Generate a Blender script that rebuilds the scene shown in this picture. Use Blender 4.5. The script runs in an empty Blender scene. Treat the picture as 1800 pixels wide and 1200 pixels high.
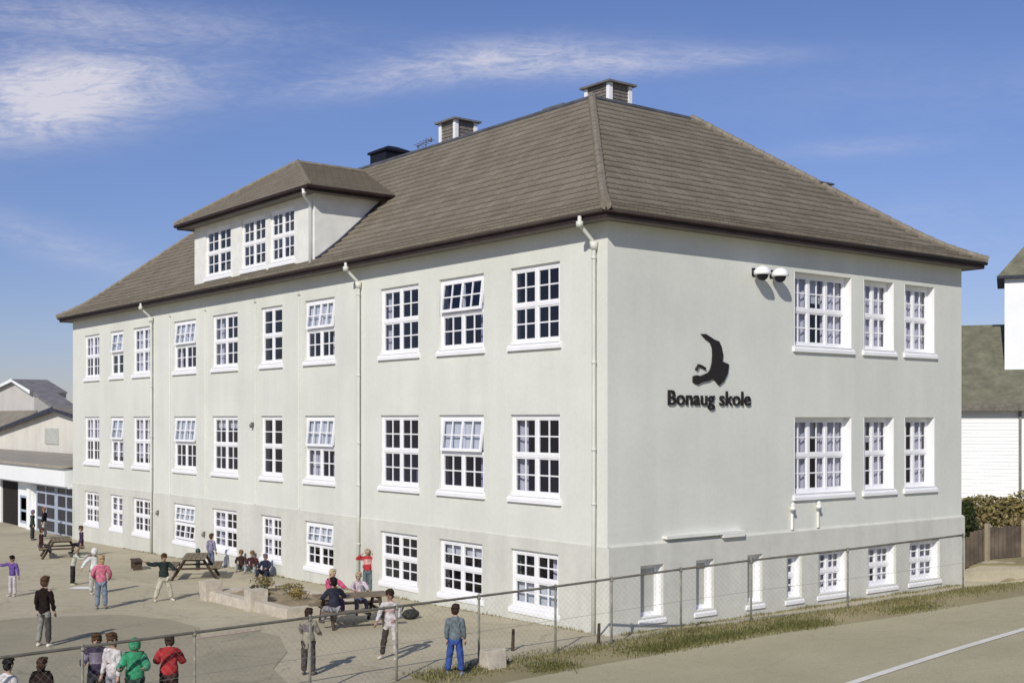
import bpy, bmesh, math, random
from mathutils import Vector, Matrix, noise
random.seed(11)
R = math.radians
sc = bpy.context.scene
C = sc.collection

# ------------------------------------------------------------------ camera
CAM = (-18.868, -20.614, 4.92)
HD = R(38)                                   # heading, from +Y towards +X
cd = bpy.data.cameras.new('camera'); cam = bpy.data.objects.new('camera', cd); C.objects.link(cam)
cam.location = CAM; cam.rotation_euler = (R(90), 0, -HD)
cd.sensor_width = 36; cd.lens = 2150/1800*36; cd.shift_y = .0761
cd.clip_start = .1; cd.clip_end = 5000
sc.camera = cam

# ------------------------------------------------------------------ light
SUN_TRAVEL = Vector((.83, .56, 0)).normalized(); SUN_EL = R(33)
to_sun = Vector((-SUN_TRAVEL.x*math.cos(SUN_EL), -SUN_TRAVEL.y*math.cos(SUN_EL), math.sin(SUN_EL)))
ld = bpy.data.lights.new('sun', 'SUN'); ld.energy = 3.6; ld.angle = R(.5); ld.color = (1, .945, .845)
sun = bpy.data.objects.new('sun', ld); C.objects.link(sun)
sun.rotation_euler = (-to_sun).to_track_quat('-Z', 'Y').to_euler(); sun.location = (-20, -20, 40)
sc.view_settings.view_transform = 'Standard'; sc.view_settings.look = 'None'
sc.view_settings.exposure = .05; sc.view_settings.gamma = 1

world = bpy.data.worlds.new('World'); sc.world = world; world.use_nodes = True
wn = world.node_tree; wn.nodes.clear()
def N(t, typ, **k):
    n = t.nodes.new(typ)
    for a, v in k.items(): setattr(n, a, v)
    return n
sky = N(wn, 'ShaderNodeTexSky', sky_type='NISHITA', sun_disc=False, sun_elevation=SUN_EL,
        sun_rotation=math.atan2(to_sun.x, to_sun.y), altitude=50, air_density=1.0, dust_density=.1, ozone_density=2.2)
def vm(op, a, b=None):
    n = N(wn, 'ShaderNodeVectorMath', operation=op)
    for i, v in enumerate((a, b)):
        if v is None: continue
        if isinstance(v, (tuple, list)): n.inputs[i].default_value = v
        else: wn.links.new(v, n.inputs[i])
    return n
def ma(op, a, b=None, c=None, clamp=False):
    n = N(wn, 'ShaderNodeMath', operation=op, use_clamp=clamp)
    for i, v in enumerate((a, b, c)):
        if v is None: continue
        if isinstance(v, (int, float)): n.inputs[i].default_value = v
        else: wn.links.new(v, n.inputs[i])
    return n.outputs[0]
tc = N(wn, 'ShaderNodeTexCoord')
gen = tc.outputs['Generated']
# cloud bands: fixed compass bearings (radians from heading HD, clockwise) and slopes (tan of elevation)
def dot(v): return vm('DOT_PRODUCT', gen, v).outputs['Value']
fw = dot((math.sin(HD), math.cos(HD), 0)); rt = dot((math.cos(HD), -math.sin(HD), 0)); up = dot((0, 0, 1))
fwc = ma('MAXIMUM', fw, .05)
az = ma('DIVIDE', rt, fwc); el = ma('DIVIDE', up, fwc)
def band(a0, e0, ra, re, tilt, gain):
    da = ma('SUBTRACT', az, a0); de = ma('SUBTRACT', el, e0)
    ct, st = math.cos(tilt), math.sin(tilt)
    u = ma('ADD', ma('MULTIPLY', da, ct/ra), ma('MULTIPLY', de, st/ra))
    v = ma('ADD', ma('MULTIPLY', da, -st/re), ma('MULTIPLY', de, ct/re))
    q = ma('ADD', ma('MULTIPLY', u, u), ma('MULTIPLY', v, v))
    return ma('MULTIPLY', ma('POWER', 2.718, ma('MULTIPLY', q, -1.0)), gain)
comb = N(wn, 'ShaderNodeCombineXYZ')
wn.links.new(az, comb.inputs[0]); wn.links.new(el, comb.inputs[1])
def wnoise(scale_xyz, rot, detail, seed, dist=0.6):
    mp = N(wn, 'ShaderNodeMapping'); mp.inputs['Scale'].default_value = scale_xyz; mp.inputs['Rotation'].default_value = (0, 0, rot)
    mp.inputs['Location'].default_value = (seed, seed*.7, seed*.3)
    wn.links.new(comb.outputs[0], mp.inputs['Vector'])
    n = N(wn, 'ShaderNodeTexNoise'); n.inputs['Scale'].default_value = 1; n.inputs['Detail'].default_value = detail
    n.inputs['Roughness'].default_value = .68; n.inputs['Distortion'].default_value = dist
    wn.links.new(mp.outputs[0], n.inputs['Vector']); return n.outputs['Fac']
n1 = wnoise((9, 30, 1), -.2, 11, 3.1, .9); n2 = wnoise((30, 130, 1), -.4, 10, 8.4, 1.6)
wisp = ma('ADD', ma('MULTIPLY', n1, .62), ma('MULTIPLY', n2, .38))
bands = [band(-.372, .277, .115, .026, .03, 1.15), band(-.40, .246, .095, .024, .10, .9),
         band(-.36, .328, .17, .016, -.06, .50), band(-.09, .282, .09, .013, .17, .60), band(.02, .294, .11, .016, .03, .62), band(.12, .292, .11, .009, .05, .45),
         band(-.38, .145, .12, .014, -.30, .36), band(.28, .222, .07, .007, .05, .26), band(.36, .27, .2, .03, .05, .10), band(.36, .15, .12, .04, 0, .14)]
acc = bands[0]
for b in bands[1:]: acc = ma('ADD', acc, b)
mr = N(wn, 'ShaderNodeMapRange', interpolation_type='SMOOTHSTEP'); mr.inputs['From Min'].default_value = .36; mr.inputs['From Max'].default_value = .66
wn.links.new(wisp, mr.inputs['Value'])
cl = ma('MULTIPLY', acc, ma('ADD', ma('MULTIPLY', mr.outputs[0], .80), .24), clamp=True)
hsv = N(wn, 'ShaderNodeHueSaturation'); hsv.inputs['Saturation'].default_value = 1.10; hsv.inputs['Value'].default_value = .80; hsv.inputs['Hue'].default_value = .507
wn.links.new(sky.outputs[0], hsv.inputs['Color'])
mixc = N(wn, 'ShaderNodeMix', data_type='RGBA'); wn.links.new(cl, mixc.inputs['Factor'])
tint = N(wn, 'ShaderNodeMix', data_type='RGBA', blend_type='MULTIPLY'); tint.inputs['Factor'].default_value = 1; tint.inputs['B'].default_value = (1.0, .955, 1.16, 1)
wn.links.new(hsv.outputs[0], tint.inputs['A'])
low = N(wn, 'ShaderNodeMapRange'); low.inputs['From Min'].default_value = -.02; low.inputs['From Max'].default_value = .26; low.inputs['To Min'].default_value = 0; low.inputs['To Max'].default_value = 1
wn.links.new(up, low.inputs['Value'])
dim = N(wn, 'ShaderNodeMix', data_type='RGBA', blend_type='MULTIPLY'); dim.inputs['Factor'].default_value = 1
wn.links.new(tint.outputs['Result'], dim.inputs['A']); lowc = N(wn, 'ShaderNodeMix', data_type='RGBA'); lowc.inputs['A'].default_value = (.60, .635, .78, 1); lowc.inputs['B'].default_value = (1, 1, 1, 1); wn.links.new(low.outputs[0], lowc.inputs['Factor']); wn.links.new(lowc.outputs['Result'], dim.inputs['B']); wn.links.new(dim.outputs['Result'], mixc.inputs['A']); mixc.inputs['B'].default_value = (6.2, 6.2, 7.2, 1)
bg = N(wn, 'ShaderNodeBackground'); bg.inputs['Strength'].default_value = .1
wn.links.new(mixc.outputs['Result'], bg.inputs['Color'])
wo = N(wn, 'ShaderNodeOutputWorld'); wn.links.new(bg.outputs[0], wo.inputs['Surface'])

# ------------------------------------------------------------------ materials
def mat(name, col, rough=.8, var=.12, scale=3.0, bump=0.0, bscale=40.0, spec=.3, var2=None, streak=0.0, metal=0.0, fine=0.0, fscale=30.0):
    m = bpy.data.materials.new(name); m.use_nodes = True; t = m.node_tree
    p = t.nodes['Principled BSDF']; L = t.links.new
    p.inputs['Roughness'].default_value = rough; p.inputs['Specular IOR Level'].default_value = spec; p.inputs['Metallic'].default_value = metal
    co = N(t, 'ShaderNodeTexCoord')
    n = N(t, 'ShaderNodeTexNoise'); n.inputs['Scale'].default_value = scale; n.inputs['Detail'].default_value = 6; n.inputs['Roughness'].default_value = .6
    L(co.outputs['Object'], n.inputs['Vector'])
    mx = N(t, 'ShaderNodeMix', data_type='RGBA')
    c2 = var2 if var2 else tuple(max(0, c*(1-var*2)) for c in col)
    c1 = tuple(min(1, c*(1+var)) for c in col)
    mx.inputs['A'].default_value = (*c2, 1); mx.inputs['B'].default_value = (*c1, 1)
    cr = N(t, 'ShaderNodeMapRange'); cr.inputs['From Min'].default_value = .3; cr.inputs['From Max'].default_value = .7
    L(n.outputs['Fac'], cr.inputs['Value']); L(cr.outputs[0], mx.inputs['Factor'])
    out = mx.outputs['Result']
    def mul(src, fac, lo):
        q = N(t, 'ShaderNodeMix', data_type='RGBA', blend_type='MULTIPLY'); q.inputs['Factor'].default_value = 1
        r = N(t, 'ShaderNodeMapRange'); r.inputs['From Min'].default_value = .25; r.inputs['From Max'].default_value = .75; r.inputs['To Min'].default_value = lo; r.inputs['To Max'].default_value = 1
        L(fac, r.inputs['Value']); L(src, q.inputs['A']); L(r.outputs[0], q.inputs['B']); return q.outputs['Result']
    if streak:
        mp = N(t, 'ShaderNodeMapping'); mp.inputs['Scale'].default_value = (1.6, 1.6, .12); L(co.outputs['Object'], mp.inputs['Vector'])
        s = N(t, 'ShaderNodeTexNoise'); s.inputs['Scale'].default_value = 1.3; s.inputs['Detail'].default_value = 5; L(mp.outputs[0], s.inputs['Vector'])
        out = mul(out, s.outputs['Fac'], 1-streak)
    if fine:
        s = N(t, 'ShaderNodeTexNoise'); s.inputs['Scale'].default_value = fscale; s.inputs['Detail'].default_value = 4; L(co.outputs['Object'], s.inputs['Vector'])
        out = mul(out, s.outputs['Fac'], 1-fine)
    L(out, p.inputs['Base Color'])
    if bump:
        b = N(t, 'ShaderNodeTexNoise'); b.inputs['Scale'].default_value = bscale; b.inputs['Detail'].default_value = 4; L(co.outputs['Object'], b.inputs['Vector'])
        bn = N(t, 'ShaderNodeBump'); bn.inputs['Strength'].default_value = bump; bn.inputs['Distance'].default_value = .02
        L(b.outputs['Fac'], bn.inputs['Height']); L(bn.outputs[0], p.inputs['Normal'])
    return m

M = {}
M['render'] = mat('cream_render', (.735, .748, .682), .9, .045, .35, .35, 60, .2, streak=.07, fine=.06, fscale=9)
M['plinth'] = mat('plinth_render', (.70, .70, .63), .9, .05, .5, .4, 50, .2, streak=.14, fine=.08, fscale=7)
M['white'] = mat('white_paint', (.86, .86, .87), .45, .03, 2, spec=.4)
M['offwhite'] = mat('offwhite_paint', (.78, .78, .73), .6, .06, 2)
M['pipe'] = mat('pipe_paint', (.66, .67, .60), .6, .05, 2)
M['soffit'] = mat('grey_soffit', (.20, .185, .165), .8, .06, 2)
M['fascia'] = mat('dark_brown_fascia', (.035, .022, .020), .6, .2, 3)
M['lead'] = mat('lead_flashing', (.10, .105, .12), .6, .2, 2)
M['ridge'] = mat('ridge_tile', (.24, .21, .165), .85, .16, 5, .3, 30)
M['black'] = mat('black_metal', (.012, .011, .018), .5, .2, 5)
M['grey_metal'] = mat('grey_metal', (.22, .21, .20), .5, .15, 5, metal=.3)
M['rail'] = mat('weathered_steel', (.16, .15, .125), .6, .2, 6)
M['postgrey'] = mat('dull_zinc_post', (.27, .26, .21), .6, .2, 6)
M['wire'] = mat('galvanised_wire', (.25, .26, .23), .6, .1, 6)
M['vent_brown'] = mat('brown_louvre', (.22, .195, .17), .8, .2, 8)
M['interior'] = mat('interior_paint', (.42, .42, .58), .9, .1, 1)
M['blind'] = mat('pale_blind_panel', (.50, .51, .46), .8, .06, 2)
M['concrete'] = mat('pale_concrete', (.60, .54, .44), .9, .12, 3, .5, 25, fine=.2, fscale=14)
M['wood'] = mat('weathered_wood', (.24, .19, .13), .85, .2, 5, .3, 30, fine=.25)
M['darkwood'] = mat('dark_stained_wood', (.075, .05, .034), .8, .25, 5, .2, 30)
M['brownfence'] = mat('brown_fence_boards', (.165, .128, .095), .85, .28, 1.6, .3, 20, streak=.3)
M['palewood'] = mat('pale_post_wood', (.36, .30, .21), .85, .15, 3)
M['soil'] = mat('sandy_soil', (.36, .29, .19), .95, .15, 3, .6, 20, fine=.3)
M['line'] = mat('white_road_paint', (.84, .81, .72), .8, .06, 2, .2, 40, fine=.16, fscale=10)
M['pinkline'] = mat('faded_pink_paint', (.62, .44, .36), .85, .1, 2, fine=.3, fscale=8)
M['stem'] = mat('brown_stem', (.10, .07, .04), .9, .2, 5)
M['bluegrey'] = mat('blue_grey_frame', (.40, .45, .55), .5, .06, 2)
M['wallcream'] = mat('cream_gable', (.72, .69, .61), .9, .05, .6, .2, 40, streak=.06)
M['wallgrey'] = mat('grey_gable', (.56, .54, .51), .9, .05, .6, .2, 40)
M['whitewall'] = mat('white_wall', (.84, .86, .86), .8, .03, .5, .1, 40)
M['roofgrey'] = mat('grey_green_roof', (.20, .195, .135), .9, .14, 1.5, .4, 12, fine=.3, fscale=4)
M['roofbrown'] = mat('grey_brown_roof', (.30, .265, .21), .9, .14, 1.5, .4, 12, fine=.25)
M['darkroof'] = mat('dark_slate_edge', (.05, .055, .075), .8, .2, 2)
M['greyroof'] = mat('mid_grey_roof', (.24, .23, .235), .9, .14, 1.5, .3, 12, fine=.2)
M['roofpale'] = mat('pale_felt_roof', (.40, .365, .30), .9, .1, 1.5, .2, 12, fine=.15)
M['dark'] = mat('opening_shade', (.02, .016, .016), .9, .1, 2)
M['signblack'] = mat('black_sign_paint', (.022, .018, .017), .55, .1, 6)
M['hatchback'] = mat('dark_canvas', (.03, .03, .028), .8, .2, 8)
M['bin_green'] = mat('dark_green_plastic', (.03, .06, .055), .5, .2, 4)

def asphalt(name, a, b, c, crack=.8):
    m = bpy.data.materials.new(name); m.use_nodes = True; t = m.node_tree; L = t.links.new
    p = t.nodes['Principled BSDF']; p.inputs['Roughness'].default_value = .92; p.inputs['Specular IOR Level'].default_value = .2
    co = N(t, 'ShaderNodeTexCoord')
    def nz(s, d, dist=0):
        n = N(t, 'ShaderNodeTexNoise'); n.inputs['Scale'].default_value = s; n.inputs['Detail'].default_value = d; n.inputs['Distortion'].default_value = dist
        L(co.outputs['Object'], n.inputs['Vector']); return n.outputs['Fac']
    def ramp(f, lo, hi):
        r = N(t, 'ShaderNodeMapRange'); r.inputs['From Min'].default_value = lo; r.inputs['From Max'].default_value = hi; L(f, r.inputs['Value']); return r.outputs[0]
    m1 = N(t, 'ShaderNodeMix', data_type='RGBA'); m1.inputs['A'].default_value = (*a, 1); m1.inputs['B'].default_value = (*b, 1); L(ramp(nz(.35, 6, .8), .35, .65), m1.inputs['Factor'])
    m2 = N(t, 'ShaderNodeMix', data_type='RGBA'); m2.inputs['B'].default_value = (*c, 1); L(m1.outputs['Result'], m2.inputs['A'])
    f = N(t, 'ShaderNodeMath', operation='MULTIPLY'); L(ramp(nz(2.2, 8, 1.5), .52, .72), f.inputs[0]); f.inputs[1].default_value = .55; L(f.outputs[0], m2.inputs['Factor'])
    q = N(t, 'ShaderNodeMix', data_type='RGBA', blend_type='MULTIPLY'); q.inputs['Factor'].default_value = 1
    r = N(t, 'ShaderNodeMapRange'); r.inputs['From Min'].default_value = .3; r.inputs['From Max'].default_value = .7; r.inputs['To Min'].default_value = .72; r.inputs['To Max'].default_value = 1.08
    L(nz(45, 3), r.inputs['Value']); L(m2.outputs['Result'], q.inputs['A']); L(r.outputs[0], q.inputs['B'])
    # cracks
    v = N(t, 'ShaderNodeTexVoronoi', feature='DISTANCE_TO_EDGE'); v.inputs['Scale'].default_value = .28
    wv = N(t, 'ShaderNodeVectorMath', operation='ADD'); nn = N(t, 'ShaderNodeTexNoise'); nn.inputs['Scale'].default_value = 1.2; nn.inputs['Detail'].default_value = 5
    L(co.outputs['Object'], nn.inputs['Vector']); L(co.outputs['Object'], wv.inputs[0]); L(nn.outputs['Color'], wv.inputs[1]); L(wv.outputs[0], v.inputs['Vector'])
    cr = N(t, 'ShaderNodeMapRange'); cr.inputs['From Min'].default_value = 0; cr.inputs['From Max'].default_value = .012; cr.inputs['To Min'].default_value = crack; cr.inputs['To Max'].default_value = 1; L(v.outputs['Distance'], cr.inputs['Value'])
    q2 = N(t, 'ShaderNodeMix', data_type='RGBA', blend_type='MULTIPLY'); q2.inputs['Factor'].default_value = 1
    L(q.outputs['Result'], q2.inputs['A']); L(cr.outputs[0], q2.inputs['B']); L(q2.outputs['Result'], p.inputs['Base Color'])
    bn = N(t, 'ShaderNodeBump'); bn.inputs['Strength'].default_value = .5; bn.inputs['Distance'].default_value = .01; L(nz(60, 4), bn.inputs['Height']); L(bn.outputs[0], p.inputs['Normal'])
    return m
M['playground'] = asphalt('playground_tan', (.47, .42, .30), (.56, .50, .36), (.38, .355, .235), .78)
M['patch'] = asphalt('playground_asphalt', (.36, .325, .23), (.43, .385, .27), (.30, .285, .195), .76)
M['road'] = asphalt('road_asphalt', (.45, .41, .265), (.51, .465, .305), (.41, .39, .245), .93)
M['verge'] = asphalt('verge_earth', (.30, .26, .145), (.38, .325, .19), (.21, .20, .095), 1)
M['ground'] = asphalt('ground_earth', (.26, .23, .14), (.32, .27, .18), (.2, .2, .09), 1)

def roof_tile():
    m = bpy.data.materials.new('grey_brown_roof_tiles'); m.use_nodes = True; t = m.node_tree; L = t.links.new
    p = t.nodes['Principled BSDF']; p.inputs['Roughness'].default_value = .88; p.inputs['Specular IOR Level'].default_value = .25
    uv = N(t, 'ShaderNodeUVMap'); uv.uv_map = 'uv'
    b = N(t, 'ShaderNodeTexBrick', offset=.5); b.inputs['Scale'].default_value = 1; b.inputs['Brick Width'].default_value = .3; b.inputs['Row Height'].default_value = .325
    b.inputs['Mortar Size'].default_value = .010; b.inputs['Mortar Smooth'].default_value = .5
    b.inputs['Color1'].default_value = (.19, .164, .122, 1); b.inputs['Color2'].default_value = (.235, .203, .157, 1); b.inputs['Mortar'].default_value = (.09, .08, .06, 1)
    L(uv.outputs[0], b.inputs['Vector'])
    co = N(t, 'ShaderNodeTexCoord'); n = N(t, 'ShaderNodeTexNoise'); n.inputs['Scale'].default_value = .9; n.inputs['Detail'].default_value = 7; L(co.outputs['Object'], n.inputs['Vector'])
    r = N(t, 'ShaderNodeMapRange'); r.inputs['From Min'].default_value = .3; r.inputs['From Max'].default_value = .7; r.inputs['To Min'].default_value = .90; r.inputs['To Max'].default_value = 1.08; L(n.outputs['Fac'], r.inputs['Value'])
    q = N(t, 'ShaderNodeMix', data_type='RGBA', blend_type='MULTIPLY'); q.inputs['Factor'].default_value = 1; L(b.outputs['Color'], q.inputs['A']); L(r.outputs[0], q.inputs['B'])
    n2 = N(t, 'ShaderNodeTexNoise'); n2.inputs['Scale'].default_value = 3; n2.inputs['Detail'].default_value = 6; L(co.outputs['Object'], n2.inputs['Vector'])
    r2 = N(t, 'ShaderNodeMapRange'); r2.inputs['From Min'].default_value = .6; r2.inputs['From Max'].default_value = .8; r2.inputs['To Max'].default_value = .28; L(n2.outputs['Fac'], r2.inputs['Value'])
    q2 = N(t, 'ShaderNodeMix', data_type='RGBA'); L(r2.outputs[0], q2.inputs['Factor']); L(q.outputs['Result'], q2.inputs['A']); q2.inputs['B'].default_value = (.15, .15, .075, 1)
    L(q2.outputs['Result'], p.inputs['Base Color'])
    return m
M['tile'] = roof_tile()

def glass():
    m = bpy.data.materials.new('window_glass'); m.use_nodes = True; t = m.node_tree; t.nodes.clear(); L = t.links.new
    lw = N(t, 'ShaderNodeLayerWeight'); lw.inputs['Blend'].default_value = .5; pw = N(t, 'ShaderNodeMath', operation='POWER'); pw.inputs[1].default_value = 4; L(lw.outputs['Facing'], pw.inputs[0]); fr = N(t, 'ShaderNodeMath', operation='MULTIPLY_ADD'); fr.inputs[1].default_value = .85; fr.inputs[2].default_value = .065; L(pw.outputs[0], fr.inputs[0])
    co = N(t, 'ShaderNodeTexCoord'); n = N(t, 'ShaderNodeTexNoise'); n.inputs['Scale'].default_value = 1.5; L(co.outputs['Object'], n.inputs['Vector'])
    bn = N(t, 'ShaderNodeBump'); bn.inputs['Strength'].default_value = .12; bn.inputs['Distance'].default_value = .05; L(n.outputs['Fac'], bn.inputs['Height'])
    tr = N(t, 'ShaderNodeBsdfTransparent'); tr.inputs[0].default_value = (.80, .82, .90, 1)
    gl = N(t, 'ShaderNodeBsdfGlossy'); gl.inputs['Roughness'].default_value = .03; L(bn.outputs[0], gl.inputs['Normal'])
    mx = N(t, 'ShaderNodeMixShader'); L(fr.outputs[0], mx.inputs[0]); L(tr.outputs[0], mx.inputs[1]); L(gl.outputs[0], mx.inputs[2])
    o = N(t, 'ShaderNodeOutputMaterial'); L(mx.outputs[0], o.inputs[0]); return m
M['glass'] = glass()
def cloth_translucent(name, col):
    m = bpy.data.materials.new(name); m.use_nodes = True; t = m.node_tree; L = t.links.new
    p = t.nodes['Principled BSDF']; p.inputs['Roughness'].default_value = .95
    co = N(t, 'ShaderNodeTexCoord'); n = N(t, 'ShaderNodeTexNoise'); n.inputs['Scale'].default_value = 2; L(co.outputs['Object'], n.inputs['Vector'])
    mx = N(t, 'ShaderNodeMix', data_type='RGBA'); mx.inputs['A'].default_value = (*[c*.85 for c in col], 1); mx.inputs['B'].default_value = (*col, 1); L(n.outputs['Fac'], mx.inputs['Factor']); L(mx.outputs['Result'], p.inputs['Base Color'])
    return m
M['curtain'] = cloth_translucent('sheer_curtain', (.66, .64, .68))
M['roller'] = cloth_translucent('white_roller_blind', (.80, .82, .78))

def leafmat(name, c1, c2):
    m = bpy.data.materials.new(name); m.use_nodes = True; t = m.node_tree; L = t.links.new
    p = t.nodes['Principled BSDF']; p.inputs['Roughness'].default_value = .7; p.inputs['Specular IOR Level'].default_value = .2
    g = N(t, 'ShaderNodeNewGeometry'); mx = N(t, 'ShaderNodeMix', data_type='RGBA'); mx.inputs['A'].default_value = (*c1, 1); mx.inputs['B'].default_value = (*c2, 1)
    L(g.outputs['Random Per Island'], mx.inputs['Factor']); L(mx.outputs['Result'], p.inputs['Base Color']); return m
M['leaf_olive'] = leafmat('olive_leaves', (.12, .105, .035), (.26, .215, .085))
M['leaf_brown'] = leafmat('brown_leaves', (.15, .115, .05), (.31, .25, .12))
M['leaf_dark'] = leafmat('dark_leaves', (.02, .03, .012), (.06, .075, .025))
M['leaf_yellow'] = leafmat('yellow_leaves', (.20, .15, .05), (.33, .27, .10))
M['grass'] = leafmat('dry_grass', (.115, .115, .038), (.27, .24, .115))
M['grass_green'] = leafmat('green_grass', (.075, .085, .022), (.17, .165, .06))
_cc = {}
def cloth(col, rough=.85):
    k = tuple(round(c, 3) for c in col)
    if k not in _cc: _cc[k] = mat('cloth', col, rough, .22, 13, .4, 45, .15, fine=.25, fscale=28)
    return _cc[k]

# ------------------------------------------------------------------ mesh helpers
class MB:
    def __init__(s): s.v = []; s.f = []; s.m = []; s.uv = []
    def add(s, vs, fs, mi=0, uvs=None):
        o = len(s.v); s.v += [tuple(v) for v in vs]
        for i, f in enumerate(fs):
            s.f.append([o+k for k in f]); s.m.append(mi); s.uv.append(uvs[i] if uvs else None)
    def quad(s, a, b, c, d, mi=0, uv=None): s.add([a, b, c, d], [(0, 1, 2, 3)], mi, [uv] if uv else None)
    def box(s, lo, hi, mi=0, mtx=None):
        x0, y0, z0 = lo; x1, y1, z1 = hi
        vs = [(x0,y0,z0),(x1,y0,z0),(x1,y1,z0),(x0,y1,z0),(x0,y0,z1),(x1,y0,z1),(x1,y1,z1),(x0,y1,z1)]
        if mtx is not None: vs = [tuple(mtx @ Vector(v)) for v in vs]
        s.add(vs, [(3,2,1,0),(4,5,6,7),(0,1,5,4),(1,2,6,5),(2,3,7,6),(3,0,4,7)], mi)
    def cbox(s, c, size, mi=0, mtx=None):
        s.box([c[i]-size[i]/2 for i in range(3)], [c[i]+size[i]/2 for i in range(3)], mi, mtx)
    def tube(s, pts, r, n=8, mi=0, cap=True):
        pts = [Vector(p) for p in pts]; rs = r if isinstance(r, (list, tuple)) else [r]*len(pts)
        rings = []; prev = None
        for i, p in enumerate(pts):
            d = ((pts[min(i+1, len(pts)-1)]-p).normalized() + (p-pts[max(i-1, 0)]).normalized())
            d = d.normalized() if d.length > 1e-6 else Vector((0, 0, 1))
            a = prev if prev is not None else (Vector((0, 0, 1)) if abs(d.z) < .9 else Vector((1, 0, 0)))
            u = (a - d*a.dot(d)).normalized(); prev = u; w = d.cross(u)
            rings.append([p + (u*math.cos(2*math.pi*k/n) + w*math.sin(2*math.pi*k/n))*rs[i] for k in range(n)])
        vs = [v for r_ in rings for v in r_]; fs = []
        for i in range(len(pts)-1):
            for k in range(n): fs.append((i*n+k, i*n+(k+1) % n, (i+1)*n+(k+1) % n, (i+1)*n+k))
        if cap: fs += [tuple(range(n))[::-1], tuple((len(pts)-1)*n+k for k in range(n))]
        s.add(vs, fs, mi)
    def ball(s, c, rad, nu=10, nv=7, mi=0, zmin=-1.0, mtx=None):
        vs = []; fs = []
        for j in range(nv+1):
            th = math.pi*j/nv
            for i in range(nu):
                ph = 2*math.pi*i/nu
                z = max(math.cos(th), zmin)
                v = Vector((rad[0]*math.sin(th)*math.cos(ph), rad[1]*math.sin(th)*math.sin(ph), rad[2]*z))
                if mtx is not None: v = mtx @ v
                vs.append((c[0]+v.x, c[1]+v.y, c[2]+v.z))
        for j in range(nv):
            for i in range(nu): fs.append((j*nu+i, (j+1)*nu+i, (j+1)*nu+(i+1) % nu, j*nu+(i+1) % nu))
        s.add(vs, fs, mi)
    def prism(s, poly, axis_fn, d0, d1, mi=0):
        n = len(poly); vs = [axis_fn(a, b, d0) for a, b in poly] + [axis_fn(a, b, d1) for a, b in poly]
        s.add(vs, [tuple(range(n)), tuple(range(2*n-1, n-1, -1))] + [(i, i+n, (i+1) % n+n, (i+1) % n) for i in range(n)], mi)
    def build(s, name, mats, parent=None, smooth=False, fix=True):
        me = bpy.data.meshes.new(name)
        off = Vector((0, 0, 0))
        if parent is not None and parent.get('_w'): off = Vector(parent['_w'])
        me.from_pydata([tuple(Vector(v)-off) for v in s.v], [], s.f)
        for m in (mats if isinstance(mats, (list, tuple)) else [mats]): me.materials.append(m)
        me.polygons.foreach_set('material_index', s.m)
        if any(s.uv):
            ul = me.uv_layers.new(name='uv')
            for pi, poly in enumerate(me.polygons):
                if s.uv[pi]:
                    for k, li in enumerate(poly.loop_indices): ul.data[li].uv = s.uv[pi][k]
        if fix:
            bm = bmesh.new(); bm.from_mesh(me); bmesh.ops.recalc_face_normals(bm, faces=bm.faces); bm.to_mesh(me); bm.free()
        if smooth: me.polygons.foreach_set('use_smooth', [True]*len(me.polygons))
        me.update()
        o = bpy.data.objects.new(name, me); C.objects.link(o)
        if parent is not None:
            o.parent = parent
            if parent.get('_w'): o['_w'] = parent['_w']
        return o
def tag(o, label=None, cat=None, group=None, kind=None):
    if label: o['label'] = label
    if cat: o['category'] = cat
    if group: o['group'] = group
    if kind: o['kind'] = kind
    return o
def thing(name, label, cat, loc=(0, 0, 0), rz=0, group=None, world_parts=True):
    o = bpy.data.objects.new(name, None); C.objects.link(o); o.location = loc; o.rotation_euler = (0, 0, rz); o.empty_display_size = .3
    if world_parts and rz == 0: o['_w'] = tuple(float(x) for x in loc)      # parts given in world metres
    return tag(o, label, cat, group)
def lerp(xs, ys, x):
    if x <= xs[0]: return ys[0]
    for i in range(len(xs)-1):
        if x <= xs[i+1]: return ys[i] + (ys[i+1]-ys[i])*(x-xs[i])/(xs[i+1]-xs[i])
    return ys[-1]
def sstep(x): x = max(0, min(1, x)); return x*x*(3-2*x)

# ------------------------------------------------------------------ terrain
FX = [-40, -13.7, -8.3, -4.4, -2.3, -1.0, .81, 2.68, 5.42, 9.3, 13, 18, 40, 90]
FY = [-1.9, -1.7, -1.25, -1.0, -.95, -1.22, -1.52, -1.92, -2.54, -3.14, -3.9, -5.0, -10, -22]
BX = [-40, -4.4, -2.3, -1, .81, 2.68, 5.42, 9.3, 14, 30, 90]
BZ = [0, 0, .02, .10, .20, .30, .42, .58, .72, 1.3, 3.5]
def fenceY(X): return lerp(FX, FY, X)
def plane_z(X, Y): return -.0165*max(-40, min(45, Y))
def gz(X, Y):   # ground height
    v = fenceY(X) - Y
    b = lerp(BX, BZ, X)
    if v <= 0:
        w = .8 + 14*sstep((X-13.9)/2.2)
        k = sstep(1 + v/w); p = plane_z(X, Y)
        hill = 2.6*sstep((X-18)/22)*sstep((Y+4)/22)
        return p + (b-p)*k + hill
    return b - .05*sstep(v/1.3) + .05*max(0, min(v, 60)-1.2)
def strip(name, xs, vs, m, dz=0.0, cut=None):
    b = MB(); P = [[(x, fenceY(x)-v, gz(x, fenceY(x)-v)+dz) for v in vs] for x in xs]
    for i in range(len(xs)-1):
        for j in range(len(vs)-1):
            b.quad(P[i][j], P[i+1][j], P[i+1][j+1], P[i][j+1])
    return b.build(name, m, smooth=True)
xs = [-400, -150, -60] + [-40+i*1.0 for i in range(27)] + [-13+i*.4 for i in range(86)] + [22, 24, 27, 31, 36, 42, 50, 65, 90, 200, 400]
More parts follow.
